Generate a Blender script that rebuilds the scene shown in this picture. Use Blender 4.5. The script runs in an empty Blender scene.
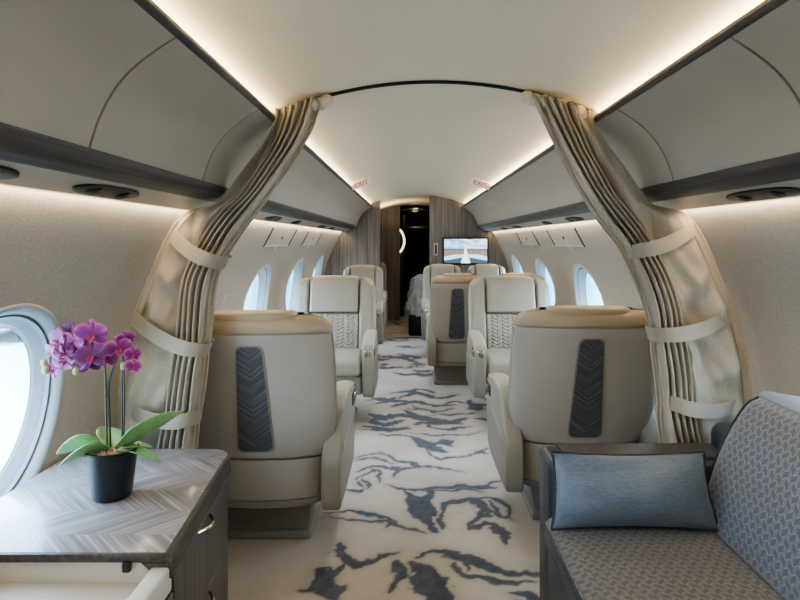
import bpy, bmesh, math, random
import numpy as np
from mathutils import Vector, Matrix, noise as mnoise
random.seed(7); np.random.seed(7)
scn = bpy.context.scene
COL = scn.collection
PI = math.pi

# ------------------------------------------------------------------ helpers
def lin(c):
    c = c.lstrip('#'); v = [int(c[i:i+2], 16)/255 for i in (0, 2, 4)]
    return tuple((x/12.92 if x <= .04045 else ((x+.055)/1.055)**2.4) for x in v) + (1.0,)

def mat_new(name):
    m = bpy.data.materials.new(name); m.use_nodes = True
    nt = m.node_tree; b = nt.nodes['Principled BSDF']
    return m, nt, b

def N(nt, t, **kw):
    n = nt.nodes.new(t)
    for k, v in kw.items():
        if hasattr(n, k): setattr(n, k, v)
    return n
def L(nt, a, b): nt.links.new(a, b)

def math_n(nt, op, a, b=None, c=None):
    n = nt.nodes.new('ShaderNodeMath'); n.operation = op
    for i, v in enumerate((a, b, c)):
        if v is None: continue
        if isinstance(v, (int, float)): n.inputs[i].default_value = v
        else: nt.links.new(v, n.inputs[i])
    return n.outputs[0]

def ramp(nt, fac, stops):
    r = nt.nodes.new('ShaderNodeValToRGB'); e = r.color_ramp.elements
    while len(e) < len(stops): e.new(0.5)
    for i, (p, c) in enumerate(stops):
        e[i].position = p; e[i].color = c
    nt.links.new(fac, r.inputs[0]); return r.outputs[0]

def plain(name, col, rough=.5, metal=0.0, var=.06, scale=8, bump=0.0, bscale=300, coat=0, spec=.5, sheen=0):
    """Principled material with gentle noise variation and an optional fine grain bump."""
    m, nt, b = mat_new(name)
    c = lin(col)
    tc = N(nt, 'ShaderNodeTexCoord')
    nz = N(nt, 'ShaderNodeTexNoise'); nz.inputs['Scale'].default_value = scale; nz.inputs['Detail'].default_value = 3
    L(nt, tc.outputs['Object'], nz.inputs['Vector'])
    lo = tuple(x*(1-var) for x in c[:3])+(1,); hi = tuple(min(1, x*(1+var)) for x in c[:3])+(1,)
    L(nt, ramp(nt, nz.outputs['Fac'], [(.3, lo), (.7, hi)]), b.inputs['Base Color'])
    b.inputs['Roughness'].default_value = rough; b.inputs['Metallic'].default_value = metal
    b.inputs['Specular IOR Level'].default_value = spec
    if coat: b.inputs['Coat Weight'].default_value = coat
    if sheen: b.inputs['Sheen Weight'].default_value = sheen
    if bump:
        n2 = N(nt, 'ShaderNodeTexNoise'); n2.inputs['Scale'].default_value = bscale; n2.inputs['Detail'].default_value = 2
        L(nt, tc.outputs['Object'], n2.inputs['Vector'])
        bp = N(nt, 'ShaderNodeBump'); bp.inputs['Strength'].default_value = bump; bp.inputs['Distance'].default_value = .002
        L(nt, n2.outputs['Fac'], bp.inputs['Height']); L(nt, bp.outputs['Normal'], b.inputs['Normal'])
    return m

def wood(name, axis, cols, rough=.35, fine=90, long=2.2, coat=.2):
    """straight grain running along the given axis"""
    m, nt, b = mat_new(name)
    tc = N(nt, 'ShaderNodeTexCoord'); mp = N(nt, 'ShaderNodeMapping')
    sc = [fine]*3; sc[axis] = long; mp.inputs['Scale'].default_value = sc
    L(nt, tc.outputs['Object'], mp.inputs['Vector'])
    nz = N(nt, 'ShaderNodeTexNoise'); nz.inputs['Scale'].default_value = 1; nz.inputs['Detail'].default_value = 4; nz.inputs['Roughness'].default_value = .6
    L(nt, mp.outputs[0], nz.inputs['Vector'])
    L(nt, ramp(nt, nz.outputs['Fac'], [(.3, lin(cols[0])), (.5, lin(cols[1])), (.72, lin(cols[2]))]), b.inputs['Base Color'])
    b.inputs['Roughness'].default_value = rough; b.inputs['Coat Weight'].default_value = coat; b.inputs['Coat Roughness'].default_value = .15
    return m

def chevron_wood(name, ax_u, ax_v, w, k, cols, centre=False, fine=110, rough=.3, coat=.3):
    """veneer laid in chevrons: grain direction flips every band of width w along ax_v (or once about u=0)"""
    m, nt, b = mat_new(name)
    tc = N(nt, 'ShaderNodeTexCoord'); sp = N(nt, 'ShaderNodeSeparateXYZ'); L(nt, tc.outputs['Object'], sp.inputs[0])
    u = sp.outputs[ax_u]; v = sp.outputs[ax_v]
    fold = math_n(nt, 'ABSOLUTE', v) if centre else math_n(nt, 'PINGPONG', math_n(nt, 'ADD', v, 10.0), w)
    q = math_n(nt, 'SUBTRACT', u, math_n(nt, 'MULTIPLY', fold, k))
    cb = N(nt, 'ShaderNodeCombineXYZ')
    L(nt, math_n(nt, 'MULTIPLY', q, fine), cb.inputs[0])
    L(nt, math_n(nt, 'MULTIPLY', v, 4.0), cb.inputs[1])
    if not centre:
        L(nt, math_n(nt, 'MULTIPLY', math_n(nt, 'FLOOR', math_n(nt, 'DIVIDE', math_n(nt, 'ADD', v, 10.0), w)), 7.3), cb.inputs[2])
    nz = N(nt, 'ShaderNodeTexNoise'); nz.inputs['Scale'].default_value = 1; nz.inputs['Detail'].default_value = 4; nz.inputs['Roughness'].default_value = .62
    L(nt, cb.outputs[0], nz.inputs['Vector'])
    L(nt, ramp(nt, nz.outputs['Fac'], [(.3, lin(cols[0])), (.5, lin(cols[1])), (.7, lin(cols[2]))]), b.inputs['Base Color'])
    b.inputs['Roughness'].default_value = rough; b.inputs['Coat Weight'].default_value = coat; b.inputs['Coat Roughness'].default_value = .12
    return m

def attr_mat(name, rough=.8, emit=0, bump=0, sheen=0):
    m, nt, b = mat_new(name)
    a = N(nt, 'ShaderNodeAttribute'); a.attribute_name = 'Col'
    L(nt, a.outputs['Color'], b.inputs['Base Color']); b.inputs['Roughness'].default_value = rough
    if sheen: b.inputs['Sheen Weight'].default_value = sheen
    if emit:
        L(nt, a.outputs['Color'], b.inputs['Emission Color']); b.inputs['Emission Strength'].default_value = emit
        b.inputs['Base Color'].default_value = (0, 0, 0, 1)
    if bump:
        tc = N(nt, 'ShaderNodeTexCoord'); n2 = N(nt, 'ShaderNodeTexNoise'); n2.inputs['Scale'].default_value = 420
        L(nt, tc.outputs['Object'], n2.inputs['Vector'])
        bp = N(nt, 'ShaderNodeBump'); bp.inputs['Strength'].default_value = bump; bp.inputs['Distance'].default_value = .003
        L(nt, n2.outputs['Fac'], bp.inputs['Height']); L(nt, bp.outputs['Normal'], b.inputs['Normal'])
    return m

def emit_mat(name, col, st):
    m, nt, b = mat_new(name)
    b.inputs['Base Color'].default_value = lin(col)
    b.inputs['Emission Color'].default_value = lin(col); b.inputs['Emission Strength'].default_value = st
    return m

def obj(name, V, F, mat, parent=None, smooth=True, cols=None, recalc=True, loc=None):
    me = bpy.data.meshes.new(name)
    me.from_pydata([tuple(map(float, v)) for v in V], [], [tuple(int(i) for i in f) for f in F])
    if recalc:
        bm = bmesh.new(); bm.from_mesh(me); bmesh.ops.recalc_face_normals(bm, faces=bm.faces); bm.to_mesh(me); bm.free()
    if smooth:
        me.polygons.foreach_set('use_smooth', [True]*len(me.polygons))
        if smooth != 'all':
            try: me.set_sharp_from_angle(angle=math.radians(42))
            except Exception: pass
    if cols is not None:
        at = me.color_attributes.new('Col', 'FLOAT_COLOR', 'POINT')
        at.data.foreach_set('color', np.asarray(cols, dtype=np.float32).ravel())
    me.materials.append(mat)
    o = bpy.data.objects.new(name, me); COL.objects.link(o)
    if parent is not None: o.parent = parent
    if loc: o.location = loc
    return o

def thing(name, label, cat, loc=(0, 0, 0), rz=0, group=None):
    o = bpy.data.objects.new(name, None); COL.objects.link(o); o.empty_display_size = .1
    o.location = loc; o.rotation_euler = (0, 0, rz)
    o['label'] = label; o['category'] = cat
    if group: o['group'] = group
    return o
def tag(o, label, cat, group=None):
    o['label'] = label; o['category'] = cat
    if group: o['group'] = group
    return o
def struct(o, label=None, cat='structure'):
    o['kind'] = 'structure'
    if label: o['label'] = label; o['category'] = cat
    return o
def dup(root, loc, rz, label):
    r = root.copy(); COL.objects.link(r); r.location = loc; r.rotation_euler = (0, 0, rz); r['label'] = label
    for ch in list(root.children):
        c = ch.copy(); COL.objects.link(c); c.parent = r
        for g in list(ch.children):
            d = g.copy(); COL.objects.link(d); d.parent = c
    return r

class MB:
    """collects geometry of one mesh"""
    def __init__(s): s.V = []; s.F = []; s.C = []
    def add(s, V, F, col=None):
        b = len(s.V); s.V += [tuple(v) for v in V]; s.F += [tuple(i+b for i in f) for f in F]
        if col is not None: s.C += [tuple(col)]*len(V)
        return s
    def build(s, name, mat, parent=None, smooth=True, **kw):
        return obj(name, s.V, s.F, mat, parent, smooth, cols=s.C or None, **kw)

def rbox(cx, cy, cz, sx, sy, sz, r=.01, seg=3, M=None):
    bm = bmesh.new(); bmesh.ops.create_cube(bm, size=1)
    bmesh.ops.scale(bm, vec=(sx, sy, sz), verts=bm.verts)
    if r > 0:
        bmesh.ops.bevel(bm, geom=list(bm.edges), offset=min(r, .49*min(sx, sy, sz)), segments=seg, profile=.5, affect='EDGES')
    bmesh.ops.translate(bm, vec=(cx, cy, cz), verts=bm.verts)
    if M is not None: bmesh.ops.transform(bm, matrix=M, verts=bm.verts)
    bm.verts.index_update()
    V = [v.co[:] for v in bm.verts]; F = [[v.index for v in f.verts] for f in bm.faces]; bm.free()
    return V, F

def prism(poly, axis, a0, a1, r=0.0, seg=3):
    """extrude a 2-D polygon along an axis between a0 and a1, optionally bevelled"""
    bm = bmesh.new(); n = len(poly)
    def P(p, a):
        return {0: (a, p[0], p[1]), 1: (p[0], a, p[1]), 2: (p[0], p[1], a)}[axis]
    A = [bm.verts.new(P(p, a0)) for p in poly]; B = [bm.verts.new(P(p, a1)) for p in poly]
    fa = bm.faces.new(A); fb = bm.faces.new(B[::-1])
    for i in range(n): bm.faces.new((A[i], A[(i+1) % n], B[(i+1) % n], B[i]))
    bmesh.ops.recalc_face_normals(bm, faces=bm.faces)
    if r > 0:
        ed = list(set(list(fa.edges)+list(fb.edges)))
        bmesh.ops.bevel(bm, geom=ed, offset=r, segments=seg, profile=.5, affect='EDGES')
    bm.verts.index_update()
    V = [v.co[:] for v in bm.verts]; F = [[v.index for v in f.verts] for f in bm.faces]; bm.free()
    return V, F

def tube(path, rad, n=10, closed=False, cap=True):
    P = [Vector(p) for p in path]; m = len(P); V = []; F = []
    R = rad if hasattr(rad, '__len__') else [rad]*m
    up = Vector((0, 0, 1)); prev = None
    for i in range(m):
        if closed: t = P[(i+1) % m]-P[i-1]
        else: t = P[min(i+1, m-1)]-P[max(i-1, 0)]
        t.normalize()
        if prev is None:
            a = up if abs(t.z) < .95 else Vector((1, 0, 0))
            nx = t.cross(a).normalized()
        else:
            nx = (prev-t*prev.dot(t)).normalized()
        prev = nx; ny = t.cross(nx)
        for k in range(n):
            an = 2*PI*k/n; V.append(P[i]+(nx*math.cos(an)+ny*math.sin(an))*R[i])
    for i in range(m if closed else m-1):
        j = (i+1) % m
        for k in range(n): F.append((i*n+k, i*n+(k+1) % n, j*n+(k+1) % n, j*n+k))
    if cap and not closed:
        F.append(tuple(range(n))[::-1]); F.append(tuple((m-1)*n+k for k in range(n)))
    return V, F

def grid(nu, nv, fn, closed_u=False):
    V = [fn(i/(nu if closed_u else nu-1), j/(nv-1)) for j in range(nv) for i in range(nu)]; F = []
    for j in range(nv-1):
        for i in range(nu if closed_u else nu-1):
            k = (i+1) % nu; F.append((j*nu+i, j*nu+k, (j+1)*nu+k, (j+1)*nu+i))
    return V, F

def loft(secs, cap=True):
    n = len(secs[0]); V = [p for s in secs for p in s]; F = []
    for j in range(len(secs)-1):
        for i in range(n):
            k = (i+1) % n; F.append((j*n+i, j*n+k, (j+1)*n+k, (j+1)*n+i))
    if cap: F.append(tuple(range(n))[::-1]); F.append(tuple((len(secs)-1)*n+i for i in range(n)))
    return V, F

def lathe(prof, n=40, c=(0, 0, 0)):
    return grid(n, len(prof), lambda u, v: (c[0]+prof[round(v*(len(prof)-1))][0]*math.cos(2*PI*u),
                                           c[1]+prof[round(v*(len(prof)-1))][0]*math.sin(2*PI*u),
                                           c[2]+prof[round(v*(len(prof)-1))][1]), closed_u=True)

def smooth_path(pts, n):
    """Catmull-Rom through pts, resampled by arc length"""
    P = np.array(pts, float); d = np.r_[0, np.cumsum(np.linalg.norm(np.diff(P, axis=0), axis=1))]
    Q = np.vstack([2*P[0]-P[1], P, 2*P[-1]-P[-2]]); out = []
    for i in range(len(P)-1):
        p0, p1, p2, p3 = Q[i:i+4]
        for t in np.linspace(0, 1, 16, endpoint=False):
            out.append(.5*((2*p1)+(-p0+p2)*t+(2*p0-5*p1+4*p2-p3)*t*t+(-p0+3*p1-3*p2+p3)*t**3))
    out.append(P[-1]); out = np.array(out)
    d = np.r_[0, np.cumsum(np.linalg.norm(np.diff(out, axis=0), axis=1))]; s = np.linspace(0, d[-1], n)
    return np.stack([np.interp(s, d, out[:, k]) for k in range(out.shape[1])], 1)

# ------------------------------------------------------------------ materials
M = {}
M['ceiling'] = plain('ceiling_laminate', '#d9cdb2', .55, var=.015, scale=3, spec=.3)
M['bin'] = plain('bin_laminate', '#9c978b', .5, var=.015, scale=3, spec=.3)
M['seam'] = plain('dark_seam', '#4a4843', .7)
M['under'] = plain('glow_tinted_underside', '#a09382', .4, var=.03)  # tan tone has the wall-wash glow on the veneer painted in
M['wood_trim'] = wood('grey_veneer_trim', 1, ['#332f2c', '#443f3b', '#58524d'], .5, coat=0)
M['wood_wall'] = wood('grey_veneer_upright', 2, ['#4f4946', '#67605c', '#827a75'], .42, fine=55, long=1.5, coat=.1)
M['wood_face'] = wood('cabinet_veneer_upright', 2, ['#383634', '#4b4947', '#625f5c'], .38, fine=70, long=1.5, coat=.15)
M['chev_top'] = chevron_wood('chevron_cabinet_top', 0, 1, .122, -1.0, ['#686463', '#85807f', '#aaa5a3'], rough=.3, coat=.35, fine=75)
M['chev_insert'] = chevron_wood('chevron_insert', 2, 0, .1, .75, ['#3a3a3d', '#505154', '#74767a'], centre=True, fine=95, rough=.35, coat=.2)
M['leather'] = plain('taupe_leather', '#8b867b', .44, var=.03, bump=.12, bscale=500)
M['shell'] = plain('taupe_seat_shell', '#a09b93', .42, var=.025, spec=.45, bump=.06, bscale=600)
M['cream'] = plain('cream_leather', '#a09a8d', .45, var=.03, bump=.12, bscale=450)
M['tan'] = plain('tan_leather', '#ad9c85', .42, var=.03, bump=.1, bscale=450)
M['plinth'] = plain('taupe_plinth', '#85817a', .5, var=.03)
M['black'] = plain('black_plastic', '#121213', .4)
M['chrome'] = plain('polished_metal', '#d6d6d4', .12, metal=1.0, var=.01)
M['panel'] = plain('pale_wall_panel', '#b5aea0', .6)
M['gunmetal'] = plain('dark_metal', '#55575a', .3, metal=.8)
M['brass'] = plain('champagne_metal', '#c9b892', .22, metal=1.0, var=.02)
M['gap'] = plain('dark_gap', '#1c1a18', .8)
M['win_ring'] = plain('window_bezel', '#abafb2', .38, var=.02)
M['win_reveal'] = plain('window_reveal', '#aeb6bb', .4, var=.02)
M['win_gasket'] = plain('window_gasket', '#6d757c', .5, var=.02)
M['pot'] = plain('black_pot', '#1b2025', .38, var=.05)
M['leaf'] = plain('orchid_leaf', '#76a068', .36, var=.22, scale=25, coat=.15)
M['stem'] = plain('orchid_stem', '#232f2a', .5, var=.2, scale=40)
M['bark'] = plain('orchid_bark', '#b09a80', .85, var=.45, scale=90)
M['bud'] = plain('orchid_bud', '#a6a77e', .5, var=.2, scale=60)
M['petal'] = attr_mat('orchid_petal', .6)
M['dark_leather'] = plain('charcoal_leather', '#2f343b', .38, var=.05, bump=.15, bscale=400)
M['ledge_sheen'] = plain('leather_with_sheen', '#8d96a6', .38, var=.04, bump=.1)  # pale grey-blue puts the reflected highlight into the leather colour
M['pillow'] = None
M['rail'] = plain('pale_rail', '#cbc6bd', .4, var=.02)
M['inner'] = plain('pale_drawer_lining', '#c2bbb0', .6, var=.03)
M['sign'] = plain('white_placard', '#ece9e4', .5, var=.01)
M['red'] = plain('red_lettering', '#a80d18', .5, var=.01)
M['grey_placard'] = plain('grey_placard', '#a9adb5', .5, var=.05, scale=60)
M['dark_galley'] = plain('dark_galley', '#2c2826', .45, var=.1)
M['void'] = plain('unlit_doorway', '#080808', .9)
M['warm_strip'] = emit_mat('warm_light_strip', '#ffe2b4', 9)
M['ring_strip'] = emit_mat('white_ring_light', '#fff4e4', 1.3)
M['spot_lens'] = emit_mat('spot_lens', '#fff0d8', 6)

# woven wall covering
def wallcloth():
    m, nt, b = mat_new('woven_wall_cloth')
    tc = N(nt, 'ShaderNodeTexCoord'); mp = N(nt, 'ShaderNodeMapping'); mp.inputs['Scale'].default_value = (110, 110, 190)
    L(nt, tc.outputs['Object'], mp.inputs['Vector'])
    n1 = N(nt, 'ShaderNodeTexNoise'); n1.inputs['Scale'].default_value = 1; n1.inputs['Detail'].default_value = 4; n1.inputs['Roughness'].default_value = .7
    L(nt, mp.outputs[0], n1.inputs['Vector'])
    L(nt, ramp(nt, n1.outputs['Fac'], [(.3, lin('#9a958b')), (.7, lin('#b1aba0'))]), b.inputs['Base Color'])
    bp = N(nt, 'ShaderNodeBump'); bp.inputs['Strength'].default_value = .25; bp.inputs['Distance'].default_value = .003
    L(nt, n1.outputs['Fac'], bp.inputs['Height']); L(nt, bp.outputs['Normal'], b.inputs['Normal'])
    b.inputs['Roughness'].default_value = .85; b.inputs['Specular IOR Level'].default_value = .2
    return m
M['wall'] = wallcloth()

def cloth(name, c0, c1, sc=(500, 500, 500), rough=.9, bump=.3, sheen=.2, low=6):
    m, nt, b = mat_new(name)
    tc = N(nt, 'ShaderNodeTexCoord'); mp = N(nt, 'ShaderNodeMapping'); mp.inputs['Scale'].default_value = sc
    L(nt, tc.outputs['Object'], mp.inputs['Vector'])
    n1 = N(nt, 'ShaderNodeTexNoise'); n1.inputs['Scale'].default_value = 1; n1.inputs['Detail'].default_value = 2
    L(nt, mp.outputs[0], n1.inputs['Vector'])
    n2 = N(nt, 'ShaderNodeTexNoise'); n2.inputs['Scale'].default_value = low; L(nt, tc.outputs['Object'], n2.inputs['Vector'])
    f = math_n(nt, 'ADD', math_n(nt, 'MULTIPLY', n1.outputs['Fac'], .6), math_n(nt, 'MULTIPLY', n2.outputs['Fac'], .4))
    L(nt, ramp(nt, f, [(.35, lin(c0)), (.65, lin(c1))]), b.inputs['Base Color'])
    bp = N(nt, 'ShaderNodeBump'); bp.inputs['Strength'].default_value = bump; bp.inputs['Distance'].default_value = .002
    L(nt, n1.outputs['Fac'], bp.inputs['Height']); L(nt, bp.outputs['Normal'], b.inputs['Normal'])
    b.inputs['Roughness'].default_value = rough; b.inputs['Sheen Weight'].default_value = sheen
    return m
M['curtain'] = cloth('linen_curtain', '#9f9787', '#bbb2a2', (260, 260, 260))
M['heading'] = cloth('pale_curtain_heading', '#cbbfaa', '#e2d7c4', (200, 200, 200))
M['tieback'] = cloth('linen_tieback', '#938b7c', '#aba392', (300, 300, 500))
M['pillow'] = cloth('slate_satin', '#525f6f', '#6b7989', (60, 60, 420), rough=.42, bump=.25, sheen=.1)
M['piping'] = plain('dark_blue_piping', '#232b36', .5)

def divan_fabric(name, base, hi, tint, ax_u=0, ax_v=1):
    """small steps of hatched parallelograms on a dark ground"""
    m, nt, b = mat_new(name)
    tc = N(nt, 'ShaderNodeTexCoord'); sp = N(nt, 'ShaderNodeSeparateXYZ'); L(nt, tc.outputs['Object'], sp.inputs[0])
    u = math_n(nt, 'ADD', sp.outputs[ax_u], 10.0); v = math_n(nt, 'ADD', sp.outputs[ax_v], 10.0)
    w = .0145
    fold = math_n(nt, 'PINGPONG', u, w)
    q = math_n(nt, 'ADD', v, math_n(nt, 'MULTIPLY', fold, .75))
    period = .020
    t = math_n(nt, 'DIVIDE', math_n(nt, 'FLOORED_MODULO', q, period), period) if False else math_n(nt, 'FRACT', math_n(nt, 'DIVIDE', q, period))
    band = math_n(nt, 'LESS_THAN', t, .16)
    hatch = math_n(nt, 'GREATER_THAN', math_n(nt, 'FRACT', math_n(nt, 'DIVIDE', q, .0042)), .62)
    col_par = math_n(nt, 'GREATER_THAN', math_n(nt, 'FRACT', math_n(nt, 'DIVIDE', u, 2*w)), .5)
    row = math_n(nt, 'FRACT', math_n(nt, 'ADD', math_n(nt, 'DIVIDE', q, 2*period), math_n(nt, 'MULTIPLY', col_par, .5)))
    cell = math_n(nt, 'LESS_THAN', row, .5)
    edge = math_n(nt, 'LESS_THAN', math_n(nt, 'ABSOLUTE', math_n(nt, 'SUBTRACT', math_n(nt, 'FRACT', math_n(nt, 'DIVIDE', u, w)), .5)), .44)
    f = math_n(nt, 'MAXIMUM', math_n(nt, 'MULTIPLY', band, .8), math_n(nt, 'MULTIPLY', hatch, cell))
    f = math_n(nt, 'MULTIPLY', f, edge)
    nz = N(nt, 'ShaderNodeTexNoise'); nz.inputs['Scale'].default_value = 240; L(nt, tc.outputs['Object'], nz.inputs['Vector'])
    f = math_n(nt, 'MULTIPLY', f, math_n(nt, 'ADD', .2, nz.outputs['Fac']))
    n2 = N(nt, 'ShaderNodeTexNoise'); n2.inputs['Scale'].default_value = 9; L(nt, tc.outputs['Object'], n2.inputs['Vector'])
    hi_c = ramp(nt, n2.outputs['Fac'], [(.35, lin(hi)), (.65, lin(tint))])
    mx = N(nt, 'ShaderNodeMix'); mx.data_type = 'RGBA'
    L(nt, f, mx.inputs['Factor']); mx.inputs[6].default_value = lin(base); L(nt, hi_c, mx.inputs[7])
    L(nt, mx.outputs[2], b.inputs['Base Color'])
    b.inputs['Roughness'].default_value = .75; b.inputs['Sheen Weight'].default_value = .25
    bp = N(nt, 'ShaderNodeBump'); bp.inputs['Strength'].default_value = .3; bp.inputs['Distance'].default_value = .001
    L(nt, f, bp.inputs['Height']); L(nt, bp.outputs['Normal'], b.inputs['Normal'])
    return m
M['fab_seat'] = divan_fabric('divan_seat_weave', '#4f4e4e', '#948e86', '#85817c')
M['fab_back'] = divan_fabric('divan_back_weave', '#565c68', '#959dad', '#9a9794')

def glass_mat(name, tint=(.93, .98, 1, 1)):
    m, nt, b = mat_new(name)
    nt.nodes.remove(b); out = nt.nodes['Material Output']
    tr = N(nt, 'ShaderNodeBsdfTransparent'); tr.inputs[0].default_value = tint
    gl = N(nt, 'ShaderNodeBsdfGlossy'); gl.inputs['Roughness'].default_value = .03
    lw = N(nt, 'ShaderNodeLayerWeight'); lw.inputs['Blend'].default_value = .5
    fac = math_n(nt, 'ADD', math_n(nt, 'MULTIPLY', math_n(nt, 'POWER', lw.outputs['Facing'], 4.0), .4), .03)
    L(nt, ramp(nt, lw.outputs['Facing'], [(.50, tint), (.68, (.30, .50, .52, 1)), (.80, (.13, .30, .36, 1))]), tr.inputs[0])
    mx = N(nt, 'ShaderNodeMixShader'); L(nt, fac, mx.inputs[0]); L(nt, tr.outputs[0], mx.inputs[1]); L(nt, gl.outputs[0], mx.inputs[2])
    L(nt, mx.outputs[0], out.inputs[0]); return m
M['glass'] = glass_mat('window_glass')

def plastic_film():
    m, nt, b = mat_new('clear_plastic_film')
    out = nt.nodes['Material Output']
    b.inputs['Base Color'].default_value = lin('#c9d6df'); b.inputs['Roughness'].default_value = .18; b.inputs['Coat Weight'].default_value = .6
    tr = N(nt, 'ShaderNodeBsdfTransparent'); mx = N(nt, 'ShaderNodeMixShader'); mx.inputs[0].default_value = .7
    L(nt, tr.outputs[0], mx.inputs[1]); L(nt, b.outputs[0], mx.inputs[2]); L(nt, mx.outputs[0], out.inputs[0]); return m
M['film'] = plastic_film()

# ------------------------------------------------------------------ cabin section
_zz = np.array([0, .1, .2, .35, .5, .65, .8, .9, 1.0, 1.1, 1.2, 1.3, 1.4]); _xx = np.array([1.03, 1.075, 1.11, 1.145, 1.165, 1.175, 1.172, 1.158, 1.13, 1.088, 1.035, .985, .935])
_c = np.polyfit(_zz, _xx, 5)
def wall_x(z): return float(np.polyval(_c, z))
def ceil_z(x): return 1.845-.33*x*x
YB, YF, YE = -1.35, 7.55, 12.6     # back wall, bulkhead, end of the galley
WINS = [.18, 1.52, 2.86, 4.21, 5.55, 6.88]
WZ, WA, WB = .805, .335, .285
ZT = 1.40

def wall_side(s, name):
    mb = MB(); pitch = 1.345; K = 24
    edges = [w-pitch/2 for w in WINS]+[WINS[-1]+pitch/2-.02]
    for i, w in enumerate(WINS):
        y0, y1 = edges[i], edges[i+1]
        rect = [(y0+(y1-y0)*t, 0) for t in np.linspace(0, 1, K, endpoint=False)]+[(y1, ZT*t) for t in np.linspace(0, 1, K, endpoint=False)] + \
               [(y1+(y0-y1)*t, ZT) for t in np.linspace(0, 1, K, endpoint=False)]+[(y0, ZT*(1-t)) for t in np.linspace(0, 1, K, endpoint=False)]
        rings = []
        for r in np.linspace(0, 1, 9):
            ring = []
            for (yy, zz) in rect:
                an = math.atan2((zz-WZ)/.7, (yy-w)/.67); ey, ez = w+WA*math.cos(an), WZ+WB*math.sin(an)
                y_, z_ = ey+(yy-ey)*r, ez+(zz-ez)*r; ring.append((s*wall_x(z_), y_, z_))
            rings.append(ring)
        V, F = loft(rings, cap=False); mb.add(V, F)
    for a, b_ in ((YB, edges[0]), (edges[-1], YE)):
        V, F = grid(8, 25, lambda u, v: (s*wall_x(v*ZT), a+(b_-a)*u, v*ZT)); mb.add(V, F)
    return struct(mb.build(name, M['wall'], smooth='all'))
wall_side(-1, 'wall_left'); wall_side(1, 'wall_right')

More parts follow.
